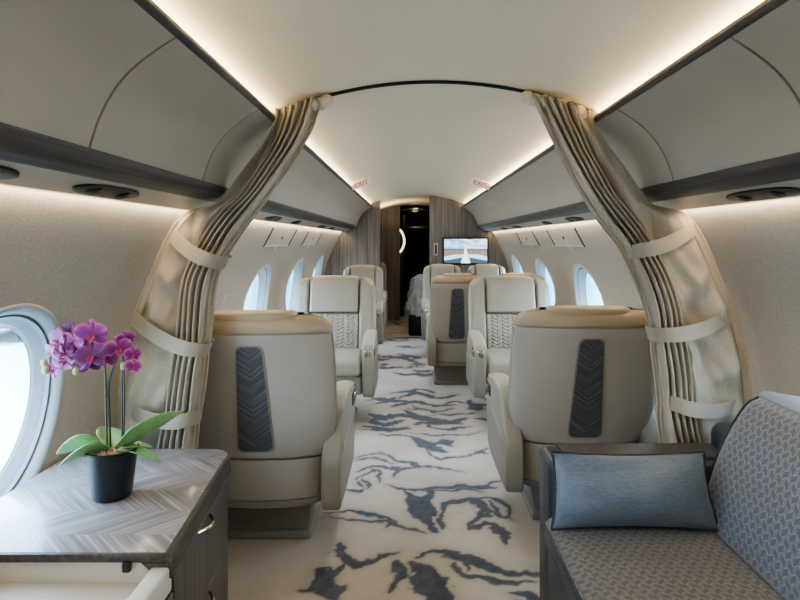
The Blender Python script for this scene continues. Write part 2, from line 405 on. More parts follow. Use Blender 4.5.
# floor with ink-swirl carpet -------------------------------------------------
def floor_mesh():
    f = 600.0; sc = 2.306
    def fl(cx, cy):
        px, py = 230+cx/sc, 340+cy/sc; s = (py-241)/1.26; return ((px-410)/s-.09, f/s)
    ST = []   # strokes in carpet coordinates: (points, width in m)
    def st(w, *p): ST.append(([fl(*q) for q in p], w))
    # nearest figure
    st(.020, (395, 505), (388, 545), (370, 578)); st(.055, (415, 515), (440, 545), (470, 590), (480, 640)); st(.05, (455, 525), (480, 575), (495, 610))
    st(.026, (430, 500), (470, 487), (510, 492), (560, 512), (620, 530), (712, 540)); st(.016, (510, 510), (545, 543), (600, 552), (705, 558)); st(.01, (530, 505), (560, 535))
    st(.03, (255, 462), (245, 488), (265, 508), (300, 515), (345, 500)); st(.018, (250, 480), (262, 470)); st(.014, (290, 520), (340, 497), (395, 490))
    st(.02, (265, 515), (235, 545), (212, 560), (168, 576)); st(.036, (210, 530), (220, 560), (240, 598)); st(.022, (240, 598), (265, 570)); st(.03, (655, 580), (700, 590), (730, 640)); st(.02, (660, 600), (690, 640))
    # second figure
    st(.016, (222, 398), (290, 396), (345, 406), (395, 432), (450, 442)); st(.010, (225, 408), (290, 412), (350, 420), (405, 442)); st(.012, (350, 405), (370, 425), (360, 432))
    st(.05, (415, 362), (435, 390), (455, 415), (465, 436)); st(.045, (430, 360), (455, 385), (480, 405)); st(.03, (405, 350), (440, 372), (470, 345))
    st(.018, (362, 333), (400, 345), (440, 347), (500, 340), (560, 337), (625, 327)); st(.024, (540, 340), (620, 338)); st(.012, (470, 350), (540, 345), (590, 350))
    st(.022, (495, 405), (505, 378), (540, 366), (570, 372), (585, 395), (560, 425), (545, 437)); st(.014, (488, 430), (500, 400)); st(.014, (560, 370), (600, 365), (640, 385), (655, 412)); st(.012, (600, 372), (615, 400), (650, 405))
    st(.032, (600, 425), (625, 445), (645, 470)); st(.014, (548, 437), (590, 424), (612, 430)); st(.012, (580, 410), (600, 400), (570, 385))
    # third band
    st(.016, (285, 272), (335, 263), (370, 268), (400, 281), (440, 290), (545, 304)); st(.012, (285, 277), (330, 274), (380, 284)); st(.018, (280, 302), (335, 292), (390, 298), (440, 290)); st(.02, (375, 290), (388, 300), (380, 315))
    st(.012, (290, 322), (330, 300), (345, 318), (340, 332)); st(.014, (262, 345), (300, 350), (315, 343)); st(.010, (310, 318), (320, 345)); st(.012, (300, 325), (305, 340))
    # fourth
    st(.014, (345, 219), (410, 222), (440, 232)); st(.05, (430, 226), (455, 243), (490, 258)); st(.04, (470, 238), (500, 235), (515, 245)); st(.014, (455, 255), (480, 272), (520, 272), (560, 265), (598, 250)); st(.012, (420, 214), (500, 220), (592, 211)); st(.01, (560, 258), (598, 262))
    # far thicket
    for q in range(26):
        x0 = random.uniform(300, 585); y0 = random.uniform(122, 206); l = random.uniform(30, 110); h = random.uniform(-14, 14)
        st(random.uniform(.012, .045), (x0, y0), (min(600, x0+l*.5), y0+h), (min(600, x0+l), y0+h*.3))
    st(.05, (400, 160), (440, 180), (500, 190), (545, 180)); st(.05, (330, 170), (350, 180), (390, 172)); st(.045, (550, 140), (570, 160), (580, 150)); st(.02, (300, 205), (360, 210), (420, 203))
    for q in range(16):
        x0 = random.uniform(330, 440); y0 = random.uniform(30, 78); l = random.uniform(15, 60); h = random.uniform(-6, 6)
        st(random.uniform(.015, .06), (x0, y0), (x0+l*.5, y0+h), (x0+l, y0))
    for q in range(50):   # the rest of the runner, nearer and farther
        x0 = random.uniform(-.45, .4); y0 = random.choice([random.uniform(-1.2, .95), random.uniform(6, 11)]); l = random.uniform(.1, .45)
        ST.append(([(x0, y0), (x0+l*.5, y0+random.uniform(-.15, .15)), (x0+l, y0+random.uniform(-.2, .2))], random.uniform(.01, .05)))
    xs = np.r_[[-1.08, -.9], np.arange(-.66, .72, .0075), [.9, 1.08]]
    ys = np.r_[np.arange(YB, 1.1, .04), np.arange(1.1, 3.2, .0075), np.arange(3.2, 5.2, .015), np.arange(5.2, YE+.03, .03)]
    X, Y = np.meshgrid(xs, ys); P = np.stack([X.ravel(), Y.ravel()], 1)
    # warp for feathered edges
    W = np.zeros_like(P); E = np.zeros(len(P)); G = np.zeros(len(P))
    for i, (x, y) in enumerate(P):
        if abs(x) > .67: continue
        v = Vector((x*9, y*9, 0)); W[i, 0] = mnoise.noise(v)*.035+mnoise.noise(v*3.1)*.014; W[i, 1] = mnoise.noise(v+Vector((17, 5, 2)))*.035+mnoise.noise(v*3.1+Vector((3, 9, 1)))*.014
        E[i] = mnoise.noise(Vector((x*45, y*45, 4)))*.5+mnoise.noise(Vector((x*22, y*22, 8)))*.5; G[i] = mnoise.noise(Vector((x*3, y*3, 3)))
    Q = P+W; dark = np.zeros(len(P)); halo = np.zeros(len(P))
    for pts, w in ST:
        sp = smooth_path(pts, max(6, len(pts)*5)) if len(pts) > 2 else np.array(pts)
        lo = sp.min(0)-.25; hi = sp.max(0)+.25
        sel = np.where(((Q >= lo) & (Q <= hi)).all(1))[0]
        if len(sel) == 0: continue
        q = Q[sel]; best = np.full(len(sel), 9.0); par = np.zeros(len(sel))
        for k in range(len(sp)-1):
            a, b_ = sp[k], sp[k+1]; ab = b_-a; t = np.clip(((q-a)@ab)/max(1e-9, ab@ab), 0, 1)
            d = np.linalg.norm(q-(a+t[:, None]*ab), axis=1); m_ = d < best; best[m_] = d[m_]; par[m_] = (k+t[m_])/(len(sp)-1)
        ww = 2.1*w*(.2+.8*np.sin(np.clip(par, .02, .98)*PI)**.7)*.5*(1+.7*E[sel])
        ww = np.maximum(ww, .002)
        dark[sel] = np.maximum(dark[sel], np.clip((ww-best)/.007+.5, 0, 1)); halo[sel] = np.maximum(halo[sel], np.exp(-np.maximum(best-ww, 0)/.022))
    base = np.array(lin('#aba59d')[:3]); base2 = np.array(lin('#c6c0b7')[:3]); ink = np.array(lin('#2c3748')[:3]); ink2 = np.array(lin('#4b596b')[:3]); brown = np.array(lin('#877b70')[:3])
    g = np.clip(.5+G*.8, 0, 1)[:, None]; c = base*(1-g)+base2*g
    c = c*(1-.45*halo[:, None])+brown*.45*halo[:, None]
    e = np.clip(.35+E*.9, 0, 1)[:, None]; ic = ink*(1-e)+ink2*e
    c = c*(1-.92*dark[:, None])+ic*.92*dark[:, None]
    c = c*(1+.10*E[:, None])
    nx, ny = len(xs), len(ys)
    V = np.stack([P[:, 0], P[:, 1], np.zeros(len(P))], 1)
    F = [(j*nx+i, j*nx+i+1, (j+1)*nx+i+1, (j+1)*nx+i) for j in range(ny-1) for i in range(nx-1)]
    return struct(obj('floor', V, F, attr_mat('ink_swirl_carpet', .95, bump=.4, sheen=.15), cols=np.c_[c, np.ones(len(c))], recalc=False))
floor_mesh()

# ceiling ---------------------------------------------------------------------
V, F = grid(41, 30, lambda u, v: ((u-.5)*1.46, YB+(9.8-YB)*v, ceil_z((u-.5)*1.46)))
struct(obj('ceiling', V, F, M['ceiling'], smooth='all'))
V, F = grid(31, 20, lambda u, v: ((u-.5)*1.7, 9.8+(YE-9.8)*v, 1.80-.3*((u-.5)*1.7)**2))
struct(obj('ceiling_galley', V, F, M['dark_galley'], smooth='all'))
# outer skin that closes the crown of the hull above bins and ceiling
V, F = grid(40, 12, lambda u, v: (1.0*math.cos(PI*u)*1.0, YB+(YE-YB)*v, 1.29+.62*math.sin(PI*u)**.8))
struct(obj('ceiling_outer_skin', V, F, M['gap'], smooth='all'))
V, F = rbox(0, YB, .95, 2.6, .03, 2.1, 0); struct(obj('wall_back', V, F, M['ceiling'], smooth=False))
V, F = rbox(0, YE, .95, 2.6, .03, 2.1, 0); struct(obj('wall_galley_end', V, F, M['dark_galley'], smooth=False))

# windows ---------------------------------------------------------------------
def make_window(n, s, w):
    e = bpy.data.objects.new('window_%d' % n, None); COL.objects.link(e); struct(e)
    e.location = (s*wall_x(WZ), w, WZ)
    def ringfn(prof):
        def fn(u, v):
            off, dep = prof[round(v*(len(prof)-1))]; an = 2*PI*u
            y, z = (WA+off)*math.cos(an), (WB+off)*math.sin(an)
            return (s*(wall_x(WZ+z)-dep)-s*wall_x(WZ), y, z)
        return fn
    prof = [(.010, -.002), (.009, .003), (.004, .006), (-.003, .005), (-.007, .001), (-.012, -.004), (-.016, -.012), (-.018, -.018)]
    V, F = grid(72, len(prof), ringfn(prof), closed_u=True); obj('window_frame', V, F, M['win_ring'], e)
    prof = [(-.018, -.018), (-.020, -.024), (-.023, -.022)]
    V, F = grid(72, len(prof), ringfn(prof), closed_u=True); obj('gasket', V, F, M['win_gasket'], e)
    prof = [(-.023, -.022), (-.025, -.020), (-.029, -.026), (-.031, -.032), (-.034, -.034), (-.042, -.062), (-.048, -.066)]
    V, F = grid(72, len(prof), ringfn(prof), closed_u=True); obj('reveal', V, F, M['win_reveal'], e)
    fn = ringfn([(-.044, -.061)]); rim = None
    ring = [fn(u/72, 0) for u in range(72)]; ctr = (sum(p[0] for p in ring)/72, 0, 0)
    obj('pane', ring+[ctr], [(i, (i+1) % 72, 72) for i in range(72)], M['glass'], e)
    return e
k = 1
for s in (-1, 1):
    for w in WINS: make_window(k, s, w); k += 1

# overhead bins, trims, coves -------------------------------------------------
BINP = [(.577, 1.683), (.618, 1.640), (.662, 1.590), (.705, 1.533), (.737, 1.485), (.757, 1.450)]
def bin_face(off=0):
    p = smooth_path(BINP, 14); out = []
    for i, (x, z) in enumerate(p):
        t = i/13; out.append((x+.020*math.sin(PI*t)+off, z+.014*math.sin(PI*t)+off*.7))
    return out
def strip_profile(prof, s, y0, y1):
    """closed polygon profile swept along the cabin"""
    pl = [(s*x, z) for x, z in prof]
    return prism(pl, 1, y0, y1)
BINS = [(-1.33, 1.245, 0), (1.25, 1.925, 1), (1.93, 7.54, 2)]
side_word = {-1: 'left', 1: 'right'}
for s in (-1, 1):
    for (a, b_, kk) in BINS:
        lab = {0: 'long pale overhead bin nearest the viewer on the %s side', 1: 'pale overhead bin door between two seams on the %s side before the curtain',
               2: 'long pale overhead bin running on past the curtain on the %s side'}[kk] % side_word[s]
        t = thing('overhead_bin', lab, 'overhead bin', (0, 0, 0), group='overhead bins')
        face = bin_face(); back = [(x+.012, z+.012) for x, z in face[::-1]]
        V, F = strip_profile(face+back, s, a+.002, b_-.002); obj('bin_door', V, F, M['bin'], t)
        box = [(.60, 1.69), (.80, 1.46), (.90, 1.46), (.90, 1.60), (.75, 1.67)]
        V, F = strip_profile([(x+.02, z+.004) for x, z in face[1:-1]]+[(.84, 1.47), (.84, 1.6), (.72, 1.66)], s, a, b_); obj('bin_body', V, F, M['seam'], t)
    # rail of dark veneer along the upper edge
    V, F = strip_profile([(.572, 1.688), (.566, 1.697), (.570, 1.708), (.598, 1.712), (.606, 1.702), (.584, 1.683)], s, YB, YF-.005)
    struct(obj('trim_%d' % (1 if s < 0 else 2), V, F, M['wood_trim']))
    # veneer valance under the bins
    V, F = strip_profile([(.750, 1.452), (.752, 1.441), (.764, 1.424), (.786, 1.412), (.815, 1.404), (.818, 1.411), (.79, 1.428), (.775, 1.452)], s, YB, YF-.005)
    struct(obj('trim_%d' % (3 if s < 0 else 4), V, F, M['wood_trim']))
    V, F = strip_profile([(.815, 1.4045), (.918, 1.376), (.922, 1.380), (.920, 1.386), (.815, 1.412)], s, YB, YF-.005)
    struct(obj('trim_%d' % (5 if s < 0 else 6), V, F, M['under']))
    # wall-wash light strip in the slot between panel and wall
    V, F = strip_profile([(.921, 1.3775), (.932, 1.3785), (.932, 1.3835), (.921, 1.3825)], s, YB+.02, YF-.02)
    struct(obj('trim_%d' % (7 if s < 0 else 8), V, F, M['warm_strip'], smooth=False))
    V, F = strip_profile([(.60, 1.690), (.70, 1.672), (.70, 1.665), (.60, 1.683)], s, YB, YF-.01)
    struct(obj('trim_%d' % (9 if s < 0 else 10), V, F, M['ceiling'], smooth=False))

# service units (air nozzle and reading light) under the bins -------------------
def service_unit(s, y, ln, lab):
    x0, z0 = .868, 1.3895; ang = math.atan2(1.376-1.4045, .918-.815)*s
    t = thing('reading_light_unit', lab, 'reading light', (s*x0, y, z0-.002), group='reading light and air nozzle units')
    t.rotation_euler = (0, -ang if False else math.atan2((1.4045-1.376)*s, .103), 0)
    pts = []
    for k in range(40):
        a = 2*PI*k/40; cx = math.copysign(abs(math.cos(a))**.75, math.cos(a)); pts.append((.034*math.sin(a), ln/2*cx))
    V, F = prism(pts, 2, -.004, .004, r=.002, seg=2); obj('bezel', V, F, M['black'], t)
    for yy in (-ln*.24, ln*.24):
        V, F = lathe([(.019, .0), (.021, -.003), (.017, -.005), (.012, -.003)], 24, (0, yy, -.004)); o = obj('nozzle_ring', V, F, M['gunmetal'], t)
        V, F = lathe([(.012, -.003), (.006, -.005), (.0005, -.006)], 20, (0, yy, -.004)); obj('nozzle_core', V, F, M['black'], o)
    return t
for s, lst in ((-1, [(1.03, .31, 'black reading light unit cut by the picture edge above the left window'), (1.55, .31, 'black air and reading light unit under the left bin, above the orchid'),
                     (3.42, .30, 'first black reading light unit past the left curtain'), (4.1, .16, 'second black reading light unit past the left curtain'), (5.3, .3, 'third black reading light unit past the left curtain'), (5.95, .16, 'black reading light unit on the left nearest the wood bulkhead')]),
               (1, [(1.64, .33, 'black air and reading light unit under the right bin, above the divan'), (3.5, .30, 'first black reading light unit past the right curtain'),
                    (4.2, .16, 'second black reading light unit past the right curtain'), (5.4, .3, 'third black reading light unit past the right curtain'), (6.1, .16, 'black reading light unit on the right nearest the screen wall')])):
    for y, ln, lab in lst: service_unit(s, y, ln, lab)

# oxygen mask doors on the upper wall ------------------------------------------
def oxygen_panel(s, y, lab):
    t = thing('oxygen_mask_panel', lab, 'oxygen panel', (s*wall_x(1.285), y, 1.285), group='oxygen mask panels')
    def P(yy, z, o=.003): return (s*(wall_x(1.285+z)-o)-s*wall_x(1.285), yy, z)
    V, F = grid(10, 6, lambda u, v: P((u-.5)*.74, (v-.5)*.115, .0035)); obj('panel_door', V, F, M['panel'], t)
    for yy in (-.39, .39):
        V, F = tube([P(yy, z, .002) for z in np.linspace(-.062, .06, 6)], .004, 6); obj('edge_slot', V, F, M['gap'], t)
    V, F = tube([P(yy, -.058, .002) for yy in np.linspace(-.38, .38, 6)], .003, 6); obj('lower_edge', V, F, M['rail'], t)
    V, F = lathe([(.014, 0), (.014, .004), (.0005, .004)], 20); Mx = Matrix.Rotation(-s*PI/2, 4, 'Y')
    obj('latch_hole', [tuple(Vector(P(0, 0, .004))+(Mx @ Vector(v))) for v in V], F, M['black'], t)
    V, F = grid(4, 4, lambda u, v: P((u-.5)*.09-.02, -.075+(v-.5)*.028, .003)); obj('placard', V, F, M['grey_placard'], t)
for s in (-1, 1):
    for y, wd in ((4.21, 'nearer'), (5.55, 'farther')):
        oxygen_panel(s, y, '%s cream oxygen mask panel with black latch hole on the %s wall' % (wd, side_word[s]))
for s, y, z in ((-1, 3.42, .93), (1, 3.2, .945)):
    V, F = grid(4, 4, lambda u, v: (s*(wall_x(z+(v-.5)*.05)-.004), y+(u-.5)*.06, z+(v-.5)*.05))
    tag(obj('wall_placard', V, F, M['grey_placard']), 'small grey information placard on the %s wall beside a window' % side_word[s], 'placard', 'wall placards')

# bulkheads -------------------------------------------------------------------
def bulk_poly(xa, xb, top=True):
    """outline clipped to the cabin section between two x values"""
    pts = []
    def top_z(x):
        ax = abs(x)
        if ax < .72: return ceil_z(x)+.002
        zz = np.linspace(.8, 1.5, 200); xs = np.array([wall_x(z) if z < 1.4 else .935-(z-1.4)*1.0 for z in zz]); return float(np.interp(-ax, -xs, zz))
    xs = np.linspace(xa, xb, 60)
    up = [(x, top_z(x)) for x in xs if abs(x) < 1.17]
    lo = [(x, 0.0) for x in (xb, xa)]
    return up, lo
def bulkhead(name, xa, xb, y, th=.04):
    sgn = -1 if xa < -.6 else 1
    up, _ = bulk_poly(max(xa, -1.165), min(xb, 1.165))
    zs = np.linspace(.78, .0, 12)
    outer = [(sgn*wall_x(z), z) for z in zs]
    poly = (list(reversed(outer))+up+[(xb, 0)]) if sgn < 0 else (up+outer+[(xa, 0)])
    V, F = prism(poly, 1, y, y+th); return struct(obj(name, V, F, M['wood_wall'], smooth=False))
bulkhead('wall_front_left', -1.165, -.467, YF); bulk_right = bulkhead('wall_front_right', .155, 1.165, YF)
bulkhead('wall_vestibule_left', -1.165, -.25, 9.5)
# galley at the end: dark cabinets, unlit doorway
V, F = rbox(-.56, 11.2, .85, .75, 2.4, 1.7, .01); struct(obj('wall_galley_left', V, F, M['dark_galley']))
V, F = rbox(.75, 10.4, .9, .95, 4.0, 1.8, .01); struct(obj('wall_galley_right', V, F, M['dark_galley']))
d = bpy.data.objects.new('door_1', None); COL.objects.link(d); struct(d); d.location = (.06, YE-.03, 0)
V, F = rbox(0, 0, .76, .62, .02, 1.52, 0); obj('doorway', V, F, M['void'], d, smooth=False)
V, F = rbox(0, -.02, 1.545, .56, .02, .045, .004); obj('door_header', V, F, M['brass'], d)

t = thing('ring_lamp', 'glowing white ring lamp half hidden behind the vestibule panel', 'ring lamp', (-.37, 9.95, 1.26))
ring = [(.185*math.cos(a), 0, .23*math.sin(a)) for a in np.linspace(0, 2*PI, 48, endpoint=False)]
V, F = tube(ring, .017, 8, closed=True); obj('light_ring', V, F, M['ring_strip'], t)
V, F = loft([[(p[0]*.93, .012, p[2]*.93) for p in ring], [(p[0]*.93, .025, p[2]*.93) for p in ring]]); obj('mirror_disc', V, F, M['dark_galley'], t)
for yy, wd in ((10.0, 'nearer'), (10.9, 'farther')):
    t = thing('ceiling_spotlight', '%s of two small glowing round spotlights in the galley ceiling' % wd, 'spotlight', (0.0, yy, 1.795), group='galley ceiling spotlights')
    V, F = lathe([(.075, .0), (.075, -.012), (.06, -.014), (.058, -.004)], 28); obj('housing', V, F, M['brass'], t)
    V, F = lathe([(.058, -.006), (.0005, -.006)], 28); obj('lens', V, F, M['spot_lens'], t)

t = bpy.data.objects.new('latch', None); COL.objects.link(t); t.parent = bulk_right; t.location = (.235, YF, 1.155)
V, F = rbox(0, -.006, 0, .042, .012, .15, .005); obj('rim', V, F, M['rail'], t)
V, F = rbox(0, -.010, 0, .026, .012, .125, .004); obj('recess', V, F, M['black'], t)

# wall screen -----------------------------------------------------------------
t = thing('wall_screen', 'black framed screen showing an aircraft tail camera view, on the wood bulkhead', 'television', (.605, YF-.035, 1.135))
V, F = rbox(0, 0, 0, .58, .04, .345, .008); obj('bezel', V, F, M['black'], t)
V, F = rbox(0, .022, 0, .3, .03, .2, .004); obj('wall_mount', V, F, M['black'], t)
nx, ny = 120, 70; Cc = []; V = []
for j in range(ny):
    for i in range(nx):
        u, v = i/(nx-1), j/(ny-1); V.append(((u-.5)*.535, -.0215, (v-.5)*.30))
        n1 = mnoise.noise(Vector((u*30, v*60, 1))); n2 = mnoise.noise(Vector((u*6, v*9, 3)))
        if v > .60:
            c = np.array([.36, .62, .88])*(1-(v-.6)*.5); cl = max(0, min(1, n2*1.3+.5+(u-.45)*.7)); c = c*(1-cl)+np.array([.86, .9, .95])*cl
        elif v > .53+.03*n1: c = np.array([.28, .30, .33])*(1+.5*n1)
        elif v > .22: c = np.array([.42, .33, .27])*(1+.5*n1)+.08*max(0, n2)
        else: c = np.array([.18, .22, .26])*(1+.4*n1)
        hw = .035+.06*max(0, .62-v)**1.0*1.6
        body = abs(u-.5) < hw*.6+max(0, .42-v)*.14 and v < .62
        wing = .10+.16*(1-abs(u-.5)*1.9) < v+.0 < .20+.26*(1-abs(u-.5)*1.5) and v < .36
        if wing: c = np.array([.62, .80, .88])*(1+.08*n1)
        if body: c = np.array([.86, .95, .98])
        c = np.clip(c, 0, 1)**1.7*np.array([.85, .95, 1.0]); Cc.append((*c, 1))
F = [(j*nx+i, j*nx+i+1, (j+1)*nx+i+1, (j+1)*nx+i) for j in range(ny-1) for i in range(nx-1)]
obj('screen', V, F, attr_mat('screen_picture', .3, emit=1.0), t, cols=Cc, recalc=False)

# exit signs ------------------------------------------------------------------
for s in (-1, 1):
    x = .49*s; t = thing('exit_sign', 'small white placard with red exit lettering on the ceiling, %s side' % side_word[s], 'sign', (x, 4.95, ceil_z(x)-.035), group='exit signs')
    t.rotation_euler = (0, s*math.radians(18), 0)
    V, F = rbox(0, 0, 0, .17, .006, .055, .003); obj('plate', V, F, M['sign'], t)
    V, F = rbox(0, .0, .032, .12, .012, .012, .003); obj('mount', V, F, M['sign'], t)
    cu = bpy.data.curves.new('lettering', 'FONT'); cu.body = 'EXIT'; cu.size = .058; cu.extrude = .0008; cu.align_x = 'CENTER'; cu.align_y = 'CENTER'
    cu.materials.append(M['red']); o = bpy.data.objects.new('lettering', cu); COL.objects.link(o); me = bpy.data.meshes.new_from_object(o); bpy.data.objects.remove(o); o = bpy.data.objects.new('lettering', me); COL.objects.link(o)
    o.parent = t; o.location = (0, -.0045, 0); o.rotation_euler = (PI/2, 0, 0)

# ------------------------------------------------------------------ cabin seats
def lean(z): return -.25*max(0, z-.42)
def make_seat(hw, label, group):
    t = thing('cabin_seat', label, 'seat', group=group)
    NP = 56
    def sec(z, w, T, y0, n=5.0, bow=.045):
        """closed plan outline: back face bows toward the rear"""
        out = []
        for k in range(NP):
            a = 2*PI*k/NP; c, s_ = math.cos(a), math.sin(a)
            x = w*math.copysign(abs(c)**(2/n), c); y = T/2*math.copysign(abs(s_)**(2/n), s_)
            yy = y0+T/2+y+(bow*(x/w)**2 if y < 0 else bow*.3*(x/w)**2)
            out.append((x, yy, z))
        return out
    def w_of(z): return hw*np.interp(z, [.2, .398, .402, .45, .56, .82, .92, 1.0], [.80, .83, .84, .92, 1.0, .99, .965, .94])
    def yb(z): return lean(z)+np.interp(z, [.2, .42], [.035, 0])
    # lower panel
    zs = np.linspace(.225, .392, 6)
    V, F = loft([sec(z, w_of(z)-.004, .13, yb(z)) for z in zs]); obj('lower_panel', V, F, M['shell'], t)
    V, F = loft([sec(z, w_of(z)+dw, .15, yb(z)-.006) for z, dw in ((.194, -.012), (.202, .0), (.218, .0), (.222, -.006))]); obj('bottom_lip', V, F, M['plinth'], t)
    # upper shell
    zs = [.397, .402]+list(np.linspace(.41, .90, 14))+[.906, .909]
    dd = [-.008, -.002]+[0]*14+[-.003, -.009]
    V, F = loft([sec(z, w_of(z)+d_, .12, yb(z)-d_*.8) for z, d_ in zip(zs, dd)]); sh = obj('back_shell', V, F, M['shell'], t)
    # leather cap rolled over the top
    zs = [.908, .913, .925, .942, .957, .967, .974, .978]; dd = [-.010, -.002, .002, -.002, -.012, -.026, -.046, -.085]
    V, F = loft([sec(z, w_of(.92)+d_-.02*(z-.908)/.07, .155+min(0, d_)*1.6, yb(z)-.002-min(0, d_)*.8, n=4.6) for z, d_ in zip(zs, dd)]); obj('leather_cap', V, F, M['tan'], t)
    zs = [.962, .975, .983, .988, .990]; dd = [0, 0, -.006, -.016, -.035]
    V, F = loft([sec(z, hw*.55+d_, .15+d_*1.5, yb(z)+.012-d_*.7, n=4.5, bow=.02) for z, d_ in zip(zs, dd)]); obj('headrest_top', V, F, M['tan'], t)
    # veneer insert on the back
    def ins(grow, out_):
        P = []
        for (x, z) in insert_outline(grow):
            xx = x; P.append((xx, yb(z)+.045*(xx/hw)**2-out_, z))
        return P
    def insert_outline(g):
        pts = []; zb, zt = .435-g, .862+g; wb, wt = .067+g, .048+g; r = .026
        for cx, cz, a0 in ((wb-r, zb+r, -90), (wt-r, zt-r, 0), (-(wt-r), zt-r, 90), (-(wb-r), zb+r, 180)):
            for k in range(7):
                a = math.radians(a0+90*k/6); pts.append((cx+r*math.cos(a), cz+r*math.sin(a)))
        return pts
    def plate(name, g, o_, m, par):
        A, B = ins(g, o_), ins(g, -.004)
        n = len(A); V = A+B; F = [tuple(range(n)), tuple(range(2*n-1, n-1, -1))]+[(i, (i+1) % n, n+(i+1) % n, n+i) for i in range(n)]
        return obj(name, V, F, m, par, smooth=False)
    p = plate('insert_frame', .005, .0030, M['plinth'], t); plate('veneer_insert', 0, .0045, M['chev_insert'], p)
    # front upholstery, all leaning with the back
    fy = .128
    def pad(name, x0, x1, z0, z1, th, m, r=.03, taper=0.0, nu=14, nv=22, quilt=False):
        def fn(u, v):
            z = z0+(z1-z0)*v; k = 1-taper*v; x = x0*(k if abs(x0) > abs(x1) else 1)+(x1*(k if abs(x1) >= abs(x0) else 1)-x0*(k if abs(x0) > abs(x1) else 1))*u
            ex = min(1, min(u, 1-u)*abs(x1-x0)/r); ez = min(1, min(v, 1-v)*abs(z1-z0)/r)
            h = th*math.sqrt(max(0, 1-(1-ex)**2))*math.sqrt(max(0, 1-(1-ez)**2))
            if name == 'side_bolster':
                o_ = u if x1 > 0 else 1-u; z -= .085*max(0, o_-.25)**2.2*v**6*1.6
            if quilt:
                cw = (x1-x0)/5; xx = (x-x0); f_ = abs(((xx/cw) % 1)-.5)*2; q = ((z+f_*.024)/.026) % 1
                h += (-.012*max(0, 1-abs(q-.5)*4.2)-.012*max(0, 1-f_/.16)-.012*max(0, 1-(1-f_)/.12))*min(1, ex*ez+.2)
            return (x, fy+lean(z)+h-.012, z)
        V, F = grid(nu, nv, fn); return obj(name, V, F, m, t, smooth='all')
    cx = hw*.60
    for s_ in (-1, 1):
        a, b_ = sorted((s_*cx, s_*(hw-.012)))
        pad('side_bolster', a-(.006 if s_ > 0 else 0), b_+(.006 if s_ < 0 else 0), .40, .978, .078, M['leather'], r=.03, taper=.06)
    pad('headrest', -cx-.004, cx+.004, .715, .984, .088, M['leather'], r=.018, nu=24, nv=24)
    pad('quilted_panel', -cx-.004, cx+.004, .42, .718, .068, M['cream'], r=.012, nu=81, nv=91, quilt=True)
    # seat
    V, F = rbox(0, .36, .405, 2*hw-.13, .50, .12, .04, 5); obj('seat_cushion', V, F, M['cream'], t)
    V, F = rbox(0, .345, .285, 2*hw-.125, .46, .135, .02, 3); obj('seat_base', V, F, M['leather'], t)
    # arms: sweeping outer panel with a leather pad on top
    prof = [(.002, .20), (-.008, .215), (-.010, .30), (-.004, .39), (.022, .435), (.060, .49), (.105, .55), (.155, .588), (.22, .606), (.34, .606), (.48, .590), (.585, .566), (.622, .535), (.63, .50), (.625, .40), (.60, .27), (.565, .205), (.40, .190), (.15, .190)]
    pr = smooth_path(prof+[prof[0]], 64)[:-1]
    aw = .077
    for s_ in (-1, 1):
        a, b_ = sorted((s_*(hw-.060), s_*(hw-.060+aw)))
        V, F = prism([tuple(p) for p in pr], 0, a, b_, r=.014, seg=3); ar = obj('armrest', V, F, M['leather'], t)
        def fpad(u, v):
            yy = .185+.43*v; zt = np.interp(yy, [.155, .22, .34, .48, .585, .622], [.588, .606, .606, .590, .566, .535]); e = math.sin(PI*u)
            return ((a-.004)+(b_-a+.008)*u, yy, zt-.006+.016*e**.4*min(1, min(v, 1-v)*8+.15))
        V, F = grid(10, 22, fpad); obj('arm_pad', V, F, M['cream'], ar, smooth='all')
        xo = s_*(hw-.060+aw)
        V, F = rbox(xo, .53, .510, .010, .12, .055, .004); rc = obj('control_recess', V, F, M['black'], ar)
        V, F = rbox(xo+s_*.004, .56, .511, .010, .055, .028, .004); obj('chrome_lever', V, F, M['chrome'], ar)
        V, F = rbox(s_*(hw-.060+aw*.5), .620, .505, aw*.62, .022, .055, .008); obj('chrome_lever', V, F, M['chrome'], ar)
        V, F = prism([(.06, .405), (.10, .43), (.42, .45), (.44, .44), (.12, .40)], 0, *sorted((xo-s_*.004, xo+s_*.004))); obj('pocket_trim', V, F, M['cream'], ar, smooth=False)
    # pedestal
    poly = [(-.20, .215), (-.165, .02), (-.175, .0), (.175, .0), (.165, .02), (.20, .215)]
    V, F = prism(poly, 1, .20, .56, r=.008, seg=2); pd = obj('pedestal', V, F, M['plinth'], t)
    V, F = rbox(0, .39, .018, .37, .44, .034, .01); obj('floor_plate', V, F, M['plinth'], pd)
    return t

seat = make_seat(.315, 'taupe leather seat turned away, at front left beside the orchid cabinet', 'single cabin seats')
seat.location = (-.695, 2.36, 0)
dup(seat, (.645, 2.53, 0), 0, 'taupe leather seat turned away, at front right behind the patterned divan')
dup(seat, (-.665, 4.62, 0), PI, 'cream quilted seat facing the viewer, behind the front left seat')
dup(seat, (.672, 4.60, 0), PI, 'cream quilted seat facing the viewer, behind the front right seat')
duo = make_seat(.228, 'narrow taupe seat turned away on the right of the aisle, veneer strip showing', 'narrow cabin seats')
duo.location = (.305, 5.08, 0)
dup(duo, (.83, 5.10, 0), 0, 'narrow taupe seat turned away, mostly hidden behind the right facing seat')
dup(duo, (.285, 6.98, 0), PI, 'narrow cream seat facing the viewer below the screen, next to the aisle')
dup(duo, (.80, 6.98, 0), PI, 'narrow cream seat facing the viewer below the screen, next to the windows')
dup(duo, (-.615, 6.70, 0), PI, 'cream seat facing the viewer before the left wood bulkhead')
dup(duo, (-.63, 8.05, 0), PI, 'cream seat seen as a sliver in the doorway past the left bulkhead')

